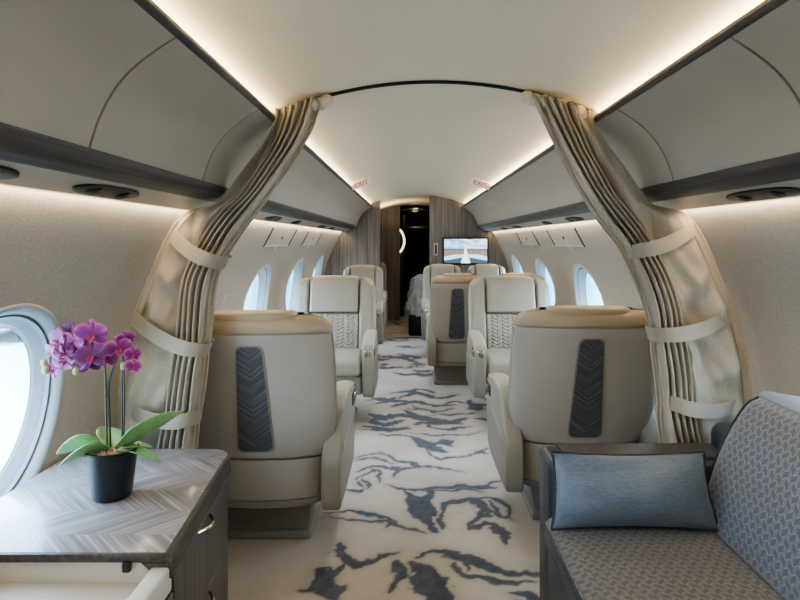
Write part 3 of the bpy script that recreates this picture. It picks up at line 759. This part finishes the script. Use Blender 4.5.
# pull-out table between the left seats
t = thing('side_table', 'dark veneer table edge between the two far left seats', 'table', (-.70, 5.85, 0))
V, F = rbox(0, 0, .645, .55, .46, .035, .01); obj('tabletop', V, F, M['wood_face'], t)
V, F = rbox(-.02, 0, .585, .47, .38, .085, .01); obj('apron', V, F, M['wood_trim'], t)
V, F = rbox(-.22, 0, .27, .16, .3, .54, .02); obj('leg', V, F, M['plinth'], t)

# covered seat in the doorway
t = thing('covered_chair', 'chair under crumpled clear plastic sheet on a black base in the doorway', 'chair', (.02, 8.1, 0))
V, F = rbox(.02, .05, .14, .30, .4, .28, .03); obj('base', V, F, M['black'], t)
V, F = rbox(.05, .05, .42, .24, .34, .25, .05); obj('seat_body', V, F, M['cream'], t)
V, F = rbox(.06, .17, .62, .22, .1, .30, .04); obj('backrest', V, F, M['cream'], t)
def film(u, v):
    a = 2*PI*u; z = .26+.55*v; r = np.interp(v, [0, .25, .6, .9, 1], [.20, .19, .15, .12, .02])
    w = 1+.22*mnoise.noise(Vector((math.cos(a)*3, math.sin(a)*3, v*5)))+.08*mnoise.noise(Vector((math.cos(a)*9, math.sin(a)*9, v*14)))
    return (.03+r*w*math.cos(a), .08+r*1.15*w*math.sin(a), z)
V, F = grid(60, 30, film, closed_u=True); obj('plastic_sheet', V, F, M['film'], t)

# ------------------------------------------------------------------ curtains and track
CY = 2.185
t = thing('curtain_track', 'thin black curved curtain track across the ceiling between both curtains', 'curtain track', (0, CY, ceil_z(0)))
V, F = tube([(x, 0, ceil_z(x)-.006-ceil_z(0)) for x in np.linspace(-.60, .60, 50)], .0065, 8); obj('rail', V, F, M['black'], t)

def curtain(s, inner, bands, label):
    t = thing('curtain', label, 'curtain', (0, 0, 0), group='tied back cabin curtains')
    nv, nu = 110, 120
    I = smooth_path(inner, nv)
    O = smooth_path([(.568, 1.728), (.566, 1.69), (.60, 1.64), (.68, 1.54), (.742, 1.448), (.79, 1.394), (.905, 1.362), (.975, 1.27), (1.035, 1.13), (1.105, .95), (1.145, .72), (1.138, .45), (1.075, .12)], nv)
    bz = [b[1][1] for b in bands]
    B = []
    for iz in range(nv):
        zc = I[iz, 1]; pinch = sum(math.exp(-((zc-z_)/.05)**2) for z_ in bz); B.append(pinch)
    def fn(u, v):
        j = min(nv-1, round(v*(nv-1))); o, i = O[j], I[j]; W = float(np.linalg.norm(i-o)); bw = min(W*.92, np.interp(v, [0, .12, .3, .5, 1], [.165, .13, .125, .12, .15]))
        fb = 1-bw/max(W, 1e-6)
        ub = .36
        if u < ub: f = fb*(u/ub); ph = 0
        else: ph = (u-ub)/(1-ub); f = fb+(1-fb)*ph
        p = o+(i-o)*f
        y = CY
        if u < ub:
            q = u/ub; edge = min(1, max(0, (q-.14)/.12))
            fold = .016*math.sin(q*PI*2.3+v*9+s)+.034*mnoise.noise(Vector((p[0]*9+p[1]*3, p[1]*4, s*3)))+.020*mnoise.noise(Vector((p[0]*24+p[1]*10, p[1]*9, 4)))+.035*abs(math.sin((p[0]*11+p[1]*4)*1.5+s+1.5*mnoise.noise(Vector((p[0]*4, p[1]*4, 7)))))**.7-.05*abs(mnoise.noise(Vector((p[0]*6-p[1]*5, p[1]*3, 9))))
            y += -.012-edge*(.022+fold)*(1-.5*B[j])
        amp = (.034-.012*B[j])*min(1, .55+v*3)
        k = min(1, max(0, (u-ub)/.05+.0))
        wob = .12*mnoise.noise(Vector((ph*3, v*4, s)))
        y += k*(-.042+amp*math.sin((min(ph, .84)*6.2+wob)*2*PI)+.008*mnoise.noise(Vector((ph*20, v*8, 2)))) - .02*k*math.sin(PI*ph)
        dx = k*.010*math.cos((min(ph, .84)*6.2+wob)*2*PI)
        if j < 6: y += .012*math.sin(ph*24+s)
        return (s*(p[0]+dx), y, p[1])
    V, F = grid(nu, nv, fn); o = obj('drape', V, F, M['curtain'], t, smooth='all', recalc=False)
    # stitched hem strip along the wall
    hem = [O[j]+(I[j]-O[j])/np.linalg.norm(I[j]-O[j])*.03 for j in range(34, nv)]
    V, F = tube([(s*h[0], CY-.016, h[1]) for h in hem], .0022, 6); obj('hem_stitching', V, F, M['tieback'], o)
    V, F = tube([(s*(O[j][0]-.004), CY-.012, O[j][1]) for j in range(34, nv)], .006, 6); obj('hem_edge', V, F, M['curtain'], o)
    # gathered heading along the track
    mb = MB()
    xs = np.linspace(inner[0][0]-.006, .572, 9)
    for q, x in enumerate(xs):
        n = 14; c = (s*x, CY-.012+.014*(q % 2), ceil_z(x)-.030)
        rr = .027+.006*math.sin(q*2.3)
        V, F = grid(n, 9, lambda u, v: (c[0]+rr*1.05*math.sin(PI*v)*math.cos(2*PI*u)*(1+.25*mnoise.noise(Vector((u*6, v*6, q)))), c[1]+.036*math.sin(PI*v)*math.sin(2*PI*u), c[2]+.026*math.cos(PI*v)), closed_u=True)
        mb.add(V, F)
    mb.build('gathered_heading', M['heading'], t, smooth='all')
    # tiebacks
    for (o_, i_) in bands:
        o_ = np.array(o_); i_ = np.array(i_); d_ = (i_-o_)/np.linalg.norm(i_-o_); nrm = np.array([-d_[1], d_[0]]); nrm = nrm if nrm[1] > 0 else -nrm
        L_ = float(np.linalg.norm(i_-o_)); path = []
        for q in np.linspace(0, 1, 16):
            p = o_+(i_-o_)*q; yy = CY-.03-.085*math.sin(min(1, q*1.15)*PI/2)**1.0*(1 if q < .9 else 1-(q-.9)*2.5); path.append((p[0], yy, p[1]))
        for a in np.linspace(.2, 1, 7)*PI:
            p = i_+d_*.022*math.sin(a); path.append((p[0], CY-.03-.06*math.cos(a)*1.0, p[1]))
        P = np.array(path); hw_ = .026; V = []; F = []
        sag = [-.012*math.sin(PI*min(1, k_/15)) for k_ in range(len(P))]
        for k_, p in enumerate(P):
            for (e, th) in ((1, 0), (-1, 0), (-1, 1), (1, 1)):
                off = nrm*hw_*e; V.append((s*(p[0]+off[0]), p[1]-(.004 if th == 0 else 0), p[2]+off[1]+sag[k_]))
        for k_ in range(len(P)-1):
            for e in range(4): F.append((k_*4+e, k_*4+(e+1) % 4, (k_+1)*4+(e+1) % 4, (k_+1)*4+e))
        F.append((0, 1, 2, 3)); F.append(tuple((len(P)-1)*4+e for e in range(4)))
        obj('tieback', V, F, M['tieback'], t)
    return t
curtain(-1, [(.398, 1.778), (.452, 1.63), (.602, 1.41), (.708, 1.265), (.782, 1.12), (.806, .90), (.832, .68), (.855, .52), (.87, .12)],
        [((.945, 1.285), (.768, 1.188)), ((1.085, .985), (.832, .880)), ((1.115, .665), (.866, .637))], 'beige linen curtain tied back by three bands, on the left behind the orchid')
curtain(1, [(.340, 1.785), (.452, 1.56), (.566, 1.36), (.665, 1.225), (.745, 1.045), (.778, .83), (.80, .61), (.815, .50), (.83, .12)],
        [((.93, 1.31), (.708, 1.226)), ((1.06, .995), (.790, .933)), ((1.08, .668), (.84, .69))], 'beige linen curtain tied back by three bands, on the right behind the divan')

# ------------------------------------------------------------------ left cabinet
ZC = .59
t = thing('sideboard', 'grey wood cabinet with chevron veneer top under the left window', 'cabinet', (-.875, 1.0, 0))
ox, oy = -.9, 1.0
def loc2(p): return (p[0]-ox, p[1]-oy)
def arc(cx, cy, r, a0, a1, n=8): return [(cx+r*math.cos(math.radians(a0+(a1-a0)*k/n)), cy+r*math.sin(math.radians(a0+(a1-a0)*k/n))) for k in range(n+1)]
top = [(-1.185, 1.293), (-.640, 1.293)]+arc(-.755, 1.865, .072, 0, 90)+[(-1.185, 1.937)]
V, F = prism([loc2(p) for p in top], 2, ZC-.018, ZC, r=.003, seg=2); tp = obj('top', V, F, M['chev_top'], t)
# edge lip of the top: turned-down dark band on the aisle side
outer = [(-.622, 1.285), (-.672, 1.82)]+arc(-.747, 1.862, .075, 10, 90)+[(-1.15, 1.94)]
inner_ = [(-.640, 1.285), (-.684, 1.82)]+arc(-.755, 1.862, .071, 10, 90)+[(-1.15, 1.93)]
Vv = []; Ff = []; n = len(outer)
for (o_, i_) in zip(outer, inner_):
    o2, i2 = loc2(o_), loc2(i_); Vv += [(*i2, ZC+.001), (o2[0]-.004, o2[1], ZC-.004), (*o2, ZC-.045), (i2[0], i2[1], ZC-.048)]
for k_ in range(n-1):
    for e in range(4): Ff.append((k_*4+e, k_*4+(e+1) % 4, (k_+1)*4+(e+1) % 4, (k_+1)*4+e))
Ff += [(0, 1, 2, 3), tuple((n-1)*4+e for e in range(4))]
obj('edge_band', Vv, Ff, M['wood_trim'], tp, smooth=False)
V, F = rbox(-1.0-ox+.09, 1.289-oy, ZC-.010, .54, .010, .018, .002); obj('front_edge', V, F, M['wood_trim'], tp)
V, F = rbox(-.685-ox-.035, 1.282-oy, ZC-.026, .018, .014, .022, .004); obj('catch', V, F, M['black'], tp)
V, F = prism([(-.690-ox, ZC-.020), (-.622-ox, ZC-.020), (-.622-ox, ZC-.052), (-.655-ox, ZC-.052)], 1, 1.284-oy, 1.300-oy); obj('lip_end', V, F, M['wood_trim'], tp, smooth=False)
# carcass
body = [(-1.03, .25), (-.640, .25), (-.640, 1.3), (-.682, 1.82)]+arc(-.752, 1.858, .07, 8, 90)+[(-1.03, 1.928)]
V, F = prism([loc2(p) for p in body], 2, .0, .50); obj('carcass', V, F, M['wood_face'], t, smooth=True)
bodyu = [(-1.03, 1.31), (-.642, 1.31), (-.683, 1.82)]+arc(-.753, 1.858, .069, 8, 90)+[(-1.03, 1.926)]
V, F = prism([loc2(p) for p in bodyu], 2, .50, ZC-.018); obj('upper_carcass', V, F, M['wood_face'], t, smooth=True)
V, F = rbox(-.87-ox, .78-oy, .512, .45, 1.05, .024, .002); obj('tray_floor', V, F, M['inner'], t)
V, F = rbox(-.87-ox, 1.298-oy, .545, .45, .010, .06, .002); obj('tray_back', V, F, M['inner'], t)
V, F = rbox(-1.02-ox, .78-oy, .545, .02, 1.05, .05, .003); obj('tray_side', V, F, M['inner'], t)
V, F = rbox(-.650-ox, .77-oy, .532, .040, 1.06, .058, .006); obj('tray_rail', V, F, M['rail'], t)
# drawer fronts follow the slightly angled face
def front(y0, y1, z0, z1, lab):
    x0 = -.640-.042*max(0, (y0-1.3)/.52); x1 = -.640-.042*max(0, (y1-1.3)/.52)
    P = [loc2((x0, y0)), loc2((x0+.010, y0)), loc2((x1+.010, y1)), loc2((x1, y1))]
    V, F = prism(P, 2, z0, z1, r=.002, seg=1); dr = obj('drawer_front', V, F, M['wood_face'], t, smooth=False)
    return dr, x0, x1
def handle(dr, y, z, yy0, yy1):
    x = -.640-.042*max(0, (y-1.3)/.52)+.010
    pts = [loc2((x+.022*math.sin(PI*q), y+(q-.5)*.10)) for q in np.linspace(0, 1, 14)]
    V, F = tube([(p[0], p[1], z) for p in pts], .0045, 8); obj('handle', V, F, M['brass'], dr)
for (z0, z1, hz) in ((.335, .535, .525), (.115, .33, .318)):
    dr, _, _ = front(1.315, 1.80, z0, z1, ''); handle(dr, 1.56, hz, 0, 0)
for (z0, z1, hz) in ((.335, .495, .47), (.115, .33, .318)):
    dr, _, _ = front(.72, 1.308, z0, z1, ''); handle(dr, 1.0, hz, 0, 0)

# ------------------------------------------------------------------ orchid
t = thing('potted_orchid', 'purple orchid with white edged blooms in a black pot on the chevron cabinet', 'plant', (-.872, 1.575, ZC))
V, F = lathe([(.0005, .002), (.046, .002), (.048, .004), (.060, .100), (.062, .118), (.066, .120), (.066, .128), (.062, .129), (.060, .112), (.0005, .112)], 48); obj('pot', V, F, M['pot'], t)
mb = MB()
for q in range(70):
    a, r = random.uniform(0, 2*PI), .056*math.sqrt(random.random()); sz = random.uniform(.008, .016)
    R = Matrix.Rotation(random.uniform(0, 6), 4, 'Z') @ Matrix.Rotation(random.uniform(0, 6), 4, 'X')
    V, F = rbox(0, 0, 0, sz, sz*.7, sz*.5, .002, 1); mb.add([tuple((R @ Vector(v))+Vector((r*math.cos(a), r*math.sin(a), .116+random.uniform(0, .012)))) for v in V], F)
mb.build('bark_chips', M['bark'], t)
def leaf(az, ln, wd, up, droop, twist=0):
    ca, sa = math.cos(az), math.sin(az)
    def fn(u, v):
        r = ln*v; h = up*v-droop*v*v; w = wd*(math.sin(PI*min(1, v*.88+.12)**.85)**.8 if v < .995 else .02)*(.5+.5*min(1, v*4))
        l_ = (u-.5)*2*w; cup = .35*abs(u-.5)*2*w
        x = .008+r; y = l_*math.cos(twist); z = .122+h*ln+cup+l_*math.sin(twist)
        return (x*ca-y*sa, x*sa+y*ca, z)
    V, F = grid(9, 20, fn); o = obj('leaf', V, F, M['leaf'], t, smooth='all')
    md = o.modifiers.new('thick', 'SOLIDIFY'); md.thickness = .0025
for a in ((math.radians(8), .17, .036, .58, .02, -.8), (math.radians(192), .125, .056, .20, .20, .65), (math.radians(216), .115, .050, .06, .20, .55), (math.radians(120), .085, .036, .75, .35, .3),
          (math.radians(-8), .13, .022, .12, .32, 0), (math.radians(20), .09, .026, .15, .2, 0)): leaf(*a)
stems = [[(-.012, 0, .115), (-.016, .0, .22), (-.018, .0, .33), (-.026, 0, .375), (-.05, -.01, .40), (-.09, -.015, .40)],
         [(-.006, .004, .115), (-.008, .004, .20), (-.010, .004, .29), (.002, 0, .335), (.018, -.005, .372), (.015, -.005, .41)],
         [(.022, .01, .115), (.022, .01, .25), (.024, .008, .34), (.03, .004, .385), (.045, 0, .40)],
         [(.028, .004, .115), (.030, .004, .22), (.029, .004, .33), (.032, .0, .36), (.05, -.01, .378), (.062, -.01, .37)],
         [(-.02, 0, .345), (-.045, -.006, .352), (-.075, -.01, .345), (-.10, -.012, .35)]]
for p in stems:
    V, F = tube(smooth_path(p, 24), [.0024]*24, 8); obj('stem', V, F, M['stem'], t)
def flower(c, size, az, el, dark, roll=0, name='flower'):
    c = (c[0]-.048, c[1], c[2]-.010)
    mb = MB(); Vv, Ff, Cc_ = [], [], []
    R = Matrix.Rotation(az, 4, 'Z') @ Matrix.Rotation(el, 4, 'X') @ Matrix.Rotation(roll, 4, 'Y')
    deep = np.array(lin('#330538' if dark else '#5a0760')[:3]); mid = np.array(lin('#63105f' if dark else '#93158c')[:3]); edge = np.array(lin('#d591cc' if not dark else '#8f4f93')[:3]); cen = np.array(lin('#8c0f4a')[:3])  # darker blooms have backlit shade painted into their petals
    def petal(ang, ln, wd, fwd, colr=None):
        b0 = len(Vv); nu, nv = 9, 9
        for j in range(nv):
            for i in range(nu):
                v = j/(nv-1); u = (i/(nu-1)-.5)*2
                w = wd*math.sin(PI*(.08+.90*v))**.62; r = ln*v; x = u*w
                bend = fwd*ln*v*v-.18*wd*u*u+.05*ln*math.sin(u*4+ang)*v
                px, pz = x*math.cos(ang)+r*math.sin(ang), -x*math.sin(ang)+r*math.cos(ang)
                Vv.append(tuple((R @ Vector((px, -bend-.002*(ang % 1), pz))) + Vector(c)))
                k = max(abs(u)**3, v**5); vein = .5+.5*math.sin(u*22)
                cc = deep*(1-v)*.6+mid*(1-(1-v)*.6); cc = cc*(1-k*.75)+edge*k*.75; cc = cc*(1-.25*vein*(1-k))
                if colr is not None: cc = colr*(1-.3*v)+edge*.3*v
                Cc_.append((*cc, 1))
        for j in range(nv-1):
            for i in range(nu-1): Ff.append((b0+j*nu+i, b0+j*nu+i+1, b0+(j+1)*nu+i+1, b0+(j+1)*nu+i))
    for a in (0, 2.2, -2.2): petal(a, size*1.0, size*.36, -.12)
    for a in (1.25, -1.25): petal(a, size*1.08, size*.60, .10)
    petal(PI, size*.5, size*.24, .55, cen); petal(PI-.8, size*.3, size*.15, .8, cen); petal(PI+.8, size*.3, size*.15, .8, cen)
    o = obj(name, Vv, Ff, M['petal'], t, smooth='all', cols=Cc_, recalc=False)
    return o
FL = [((-.042, -.03, .415), .036, -.2, .1, 0), ((-.085, -.02, .425), .030, -.5, .0, 0), ((-.018, -.03, .395), .036, .15, -.1, 1), ((.012, -.035, .440), .040, .1, .2, 0), ((.016, -.045, .385), .040, .0, -.2, 1),
      ((-.068, -.02, .370), .033, -.3, -.3, 0), ((.074, -.02, .400), .034, .3, .0, 0), ((-.108, -.01, .39), .024, -.7, .2, 0), ((-.095, -.02, .345), .024, -.4, -.5, 0), ((.108, -.015, .385), .022, .7, .0, 0), ((.112, -.02, .355), .020, .4, -.2, 0),
      ((-.022, -.02, .45), .022, .5, .5, 0), ((.004, -.03, .365), .030, .3, -.6, 1), ((-.050, -.015, .445), .028, -.3, .3, 1), ((-.058, -.035, .395), .026, -.1, -.2, 1), ((.088, -.01, .425), .024, .5, .4, 0), ((.052, -.03, .375), .022, .2, -.5, 1), ((-.078, -.028, .392), .024, -.5, .1, 0)]
for q, (c, sz, az, el, dk) in enumerate(FL): flower(c, sz, az, el, dk, roll=random.uniform(-.3, .3))
for c, r in (((-.172, -.01, .352), .009), ((-.165, -.014, .335), .010), ((-.112, -.01, .340), .007), ((-.075, -.035, .335), .008), ((.036, -.01, .345), .009)):
    V, F = grid(14, 9, lambda u, v: (c[0]+r*math.sin(PI*v)*math.cos(2*PI*u), c[1]+r*math.sin(PI*v)*math.sin(2*PI*u), c[2]+r*1.25*math.cos(PI*v)), closed_u=True); obj('bud', V, F, M['bud'], t, smooth='all')

# ------------------------------------------------------------------ divan
t = thing('divan', 'dark patterned divan with leather base and veneer topped end, along the right wall', 'sofa', (.75, .6, 0))
ox, oy = .75, .6
V, F = rbox(.735-ox, .55-oy, .185, .83, 2.5, .37, .02); obj('base', V, F, M['dark_leather'], t)
def seat_top(u, v):
    x = .312+.60*u; y = -.70+2.50*v
    e = min(1, u/.05) if u < .05 else 1; z = .43-.016*(1-math.sqrt(max(0, 1-(1-e)**2)))+.010*math.sin(PI*min(1, u*1.1))
    return (x-ox, y-oy, z)
V, F = grid(30, 40, seat_top)
nb = len(V); V2 = [(v[0], v[1], .36) for v in V]
sc_ = obj('seat_cushion', V, F, M['fab_seat'], t, smooth='all')
md = sc_.modifiers.new('thick', 'SOLIDIFY'); md.thickness = .07; md.offset = -1
V, F = tube([(.312-ox, -.70-oy, .412), (.312-ox, 1.8-oy, .412)], .005, 8); obj('seat_piping', V, F, M['piping'], sc_)
V, F = rbox(.318-ox, .55-oy, .385, .012, 2.5, .055, .005); obj('front_border', V, F, M['dark_leather'], sc_)
# backrest in its own tilted frame so that the weave lies in its plane
bk = bpy.data.objects.new('backrest', None)
x0, z0, x1, z1 = .775, .425, .915, .825
ang = math.atan2(z1-z0, x1-x0); H = math.hypot(x1-x0, z1-z0); Lb = 2.48
def back_fn(u, v):
    # local x: along the divan, local y: up the back, local z: out toward the seat
    r = .055; y = H*v; x = -Lb/2+Lb*u
    end = min(1, (1-u)*Lb/r); ey = min(1, (1-v)*H/r)
    h = .035*math.sin(PI*min(1, v*1.02))**.6
    h -= .05*(1-math.sqrt(max(0, 1-(1-ey)**2)))+.05*(1-math.sqrt(max(0, 1-(1-end)**2)))
    # the far upper corner is rounded
    cx, cy = max(0, x-(Lb/2-.06)), max(0, y-(H-.06)); rr = math.hypot(cx, cy)
    if rr > .06: x = (Lb/2-.06)+cx*.06/rr; y = (H-.06)+cy*.06/rr
    x -= .035*v*v*u
    return (x, y, h)
V, F = grid(90, 30, back_fn)
bko = obj('backrest', V, F, M['fab_back'], t, smooth='all')
Rm = Matrix(((0, math.cos(ang), -math.sin(ang)), (1, 0, 0), (0, math.sin(ang), math.cos(ang)))).to_4x4()
bko.matrix_local = Matrix.Translation((x0-ox, .56-oy, z0)) @ Rm
md = bko.modifiers.new('thick', 'SOLIDIFY'); md.thickness = .10; md.offset = 1 if False else -1
pp = [back_fn(u, .985) for u in np.linspace(0, .985, 50)]+[back_fn(.992, v) for v in np.linspace(.96, .05, 20)]
V, F = tube([(p[0], p[1], p[2]+.002) for p in pp], .0045, 8); obj('piping', V, F, M['piping'], bko)
V, F = prism([(.90-ox, .60), (.925-ox, .812), (.945-ox, .824), (1.14-ox, .79), (1.15-ox, .60)], 1, -.68-oy, 1.76-oy, r=.012); obj('back_ledge', V, F, M['ledge_sheen'], t)
V, F = rbox(.975-ox, .56-oy, .42, .24, 2.42, .5, .02); obj('back_frame', V, F, M['dark_leather'], t)
# end arm with veneer top
am = obj('arm', *rbox(.705-ox, 1.895-oy, .295, .745, .165, .59, .022, 4), M['dark_leather'], t)
V, F = rbox(.72-ox, 1.900-oy, .594, .66, .125, .012, .004); obj('veneer_top', V, F, M['wood_trim'], am)
V, F = rbox(.985-ox, 1.90-oy, .60, .20, .15, .15, .04, 4); obj('end_bolster', V, F, M['dark_leather'], t)

# cushion leaning on the arm
def cushion():
    nu, nv = 40, 26; V = []; F = []
    for sgn in (1, -1):
        b = len(V)
        for j in range(nv):
            for i in range(nu):
                u, v = i/(nu-1)*2-1, j/(nv-1)*2-1
                pin = 1-.09*(1-abs(u)**2)*abs(v)**3; pin2 = 1-.05*(1-abs(v)**2)*abs(u)**3
                x, z = .226*u*pin2*(1-.035*v), .104*v*pin
                h = .075*((1-abs(u)**2.6)*(1-abs(v)**2.2))**.75+.003*mnoise.noise(Vector((u*4, v*3, sgn)))
                V.append((x, -sgn*h, z))
        for j in range(nv-1):
            for i in range(nu-1): F.append((b+j*nu+i, b+j*nu+i+1, b+(j+1)*nu+i+1, b+(j+1)*nu+i))
    return V, F
t = thing('throw_pillow', 'slate blue satin pillow with dark piping leaning on the divan arm', 'pillow', (.545, 1.722, .545))
t.rotation_euler = (math.radians(-16), math.radians(-1.2), math.radians(-3))
V, F = cushion(); pc = obj('cover', V, F, M['pillow'], t, smooth='all')
bord = []
for k_ in range(80):
    q = k_/80*4; sd = int(q); f = (q-sd)*2-1
    u, v = ((f, -1), (1, f), (-f, 1), (-1, -f))[sd]
    pin = 1-.09*(1-abs(u)**2)*abs(v)**3; pin2 = 1-.05*(1-abs(v)**2)*abs(u)**3; bord.append((.226*u*pin2*(1-.035*v), 0, .104*v*pin))
V, F = tube(bord, .004, 8, closed=True); obj('piping', V, F, M['piping'], t)

# ------------------------------------------------------------------ outside the windows
GZ = -2.65
m_con = plain('pale_concrete', '#b9b7b2', .9, var=.05, scale=.2)
V, F = grid(20, 20, lambda u, v: (-160+320*u, -120+400*v, GZ)); struct(obj('ground', V, F, m_con, smooth=False))
def hangar(x0, x1, y0, y1, h, col, lab):
    t = thing('hangar', lab, 'hangar', ((x0+x1)/2, (y0+y1)/2, GZ))
    V, F = rbox(0, 0, h/2, x1-x0, y1-y0, h, 0); obj('wall_shell', V, F, plain('hangar_cladding', col, .7, var=.15, scale=.6), t, smooth=False)
    V, F = prism([(-(x1-x0)/2-.4, h), (0, h+1.6), ((x1-x0)/2+.4, h)], 1, -(y1-y0)/2-.4, (y1-y0)/2+.4); obj('roof', V, F, plain('hangar_roof', '#8f9aa3', .6), t, smooth=False)
hangar(26, 46, 40, 150, 8, '#3f7288', 'blue hangar beyond the apron outside the right windows')
hangar(-50, -24, 78, 170, 8, '#41727b', 'teal hangar beyond the apron outside the left windows')
hangar(-31, -18.5, 13, 60, 6, '#4d7078', 'grey teal building close outside the near left window')
def truck(x, y, rz, col, lab):
    t = thing('service_truck', lab, 'truck', (x, y, GZ), rz)
    V, F = rbox(0, -.4, 1.35, 2.2, 4.2, 1.5, .08); obj('cargo_body', V, F, plain('truck_body', col, .4), t)
    V, F = rbox(0, 2.6, 1.15, 2.1, 1.6, 1.5, .2); cb = obj('cab', V, F, plain('truck_cab', col, .35), t)
    V, F = rbox(0, 3.36, 1.45, 1.8, .1, .6, .04); obj('windscreen', V, F, M['black'], cb)
    for sx in (-1, 1):
        for yy in (-1.6, 2.4):
            V, F = lathe([(.15, -.14), (.45, -.14), (.5, -.08), (.5, .08), (.45, .14), (.15, .14)], 28); Rr = Matrix.Rotation(PI/2, 4, 'Y')
            w_ = obj('wheel', [tuple((Rr @ Vector(v))+Vector((sx*1.0, yy, .5))) for v in V], F, M['black'], t)
            V, F = lathe([(.0005, -.1), (.2, -.1), (.2, .1), (.0005, .1)], 20); obj('hub', [tuple((Rr @ Vector(v))+Vector((sx*1.06, yy, .5))) for v in V], F, M['chrome'], w_)
truck(-16.3, 25.0, math.radians(6), '#3f5c78', 'blue grey service truck on the apron outside the near left window')
truck(17.5, 50, math.radians(5), '#8a3558', 'pink service truck on the apron outside the right windows')

# ------------------------------------------------------------------ lights
def area(name, loc, direction, sx, sy, power, col, spread=None):
    l = bpy.data.lights.new(name, 'AREA'); l.shape = 'RECTANGLE'; l.size = sx; l.size_y = sy; l.energy = power; l.color = col
    if spread: l.spread = spread
    o = bpy.data.objects.new(name, l); COL.objects.link(o); o.location = loc
    d_ = Vector(direction).normalized(); o.rotation_euler = d_.to_track_quat('-Z', 'Y').to_euler(); return o
WARM = (1.0, .82, .58); SOFT = (1.0, .97, .93)
def strip_light(name, x, z, direction, y0, y1, width, power, col):
    """long strip lamp: area light whose long side runs along the cabin"""
    l = bpy.data.lights.new(name, 'AREA'); l.shape = 'RECTANGLE'; l.size = width; l.size_y = y1-y0; l.energy = power; l.color = col
    o = bpy.data.objects.new(name, l); COL.objects.link(o); o.location = (x, (y0+y1)/2, z)
    d_ = Vector(direction).normalized(); Z = -d_; Y = Vector((0, 1, 0)); X = Y.cross(Z).normalized()
    o.rotation_euler = Matrix((X, Y, Z)).transposed().to_euler(); return o
COVE, WASH, FILL = 17.5, 2.4, 3.0
for s in (-1, 1):
    for (a, b_) in ((YB+.05, 1.0), (1.0, 3.3), (3.3, 5.5), (5.5, 7.5)):
        strip_light('cove_lamp', s*.640, 1.690, (-s*.35, 0, 1), a, b_, .03, COVE*(b_-a)/2.2, WARM)
        strip_light('wall_wash_lamp', s*.934, 1.376, (s*.12, 0, -1), a, b_, .012, WASH*(b_-a)/2.2, WARM)
# added fill lamps just below the ceiling along the aisle, with no fittings
for i, y in enumerate((-.7, .5, 3.1, 4.3, 5.6, 6.9)):
    l = bpy.data.lights.new('aisle_fill', 'AREA'); l.shape = 'DISK'; l.size = .16; l.energy = FILL; l.color = SOFT
    o = bpy.data.objects.new('aisle_fill', l); COL.objects.link(o); o.location = (0, y, ceil_z(0)-.012)
l = bpy.data.lights.new('vestibule_lamp', 'AREA'); l.size = .3; l.energy = 5; l.color = WARM
o = bpy.data.objects.new('vestibule_lamp', l); COL.objects.link(o); o.location = (-.45, 8.6, 1.45); o.rotation_euler = (PI, 0, 0)
l = bpy.data.lights.new('galley_spot', 'POINT'); l.energy = 1.2; l.color = WARM; l.shadow_soft_size = .05
o = bpy.data.objects.new('galley_spot', l); COL.objects.link(o); o.location = (0, 10.4, 1.7)
sun = bpy.data.lights.new('sun', 'SUN'); sun.energy = 6.0; sun.angle = .02; sun.color = (1, .96, .9)
o = bpy.data.objects.new('sun', sun); COL.objects.link(o); o.rotation_euler = (math.radians(-12), math.radians(8), 0)
for s in (-1, 1):
    for w in WINS:
        l = bpy.data.lights.new('window_portal', 'AREA'); l.shape = 'RECTANGLE'; l.size = .6; l.size_y = .42
        l.cycles.is_portal = True
        o = bpy.data.objects.new('window_portal', l); COL.objects.link(o); o.location = (s*(wall_x(WZ)+.085), w, WZ)
        o.rotation_euler = Vector((-s, 0, 0)).to_track_quat('-Z', 'Y').to_euler()
        l.size, l.size_y = .6, .42
wd = bpy.data.worlds.new('sky'); scn.world = wd; wd.use_nodes = True
nt = wd.node_tree; bg = nt.nodes['Background']
tc = N(nt, 'ShaderNodeTexCoord'); sp = N(nt, 'ShaderNodeSeparateXYZ'); L(nt, tc.outputs['Generated'], sp.inputs[0])
L(nt, ramp(nt, sp.outputs[2], [(0.0, (.78, .90, 1.0, 1)), (.5, (.45, .68, 1.0, 1))]), bg.inputs['Color'])
bg.inputs['Strength'].default_value = 14.0

# ------------------------------------------------------------------ camera
cam = bpy.data.cameras.new('camera'); co = bpy.data.objects.new('camera', cam); COL.objects.link(co)
cam.sensor_width = 36; cam.lens = 27.0; cam.clip_start = .02; cam.clip_end = 500
cam.shift_x = -10/800; cam.shift_y = -59/800
co.location = (-.09, 0, 1.26); co.rotation_euler = (PI/2, 0, 0)
scn.camera = co
scn.view_settings.view_transform = 'AgX'; scn.view_settings.look = 'AgX - Medium High Contrast'; scn.view_settings.exposure = 0.66
scn.cycles.use_denoising = True; scn.cycles.sample_clamp_indirect = 6; scn.cycles.max_bounces = 10; scn.cycles.diffuse_bounces = 6
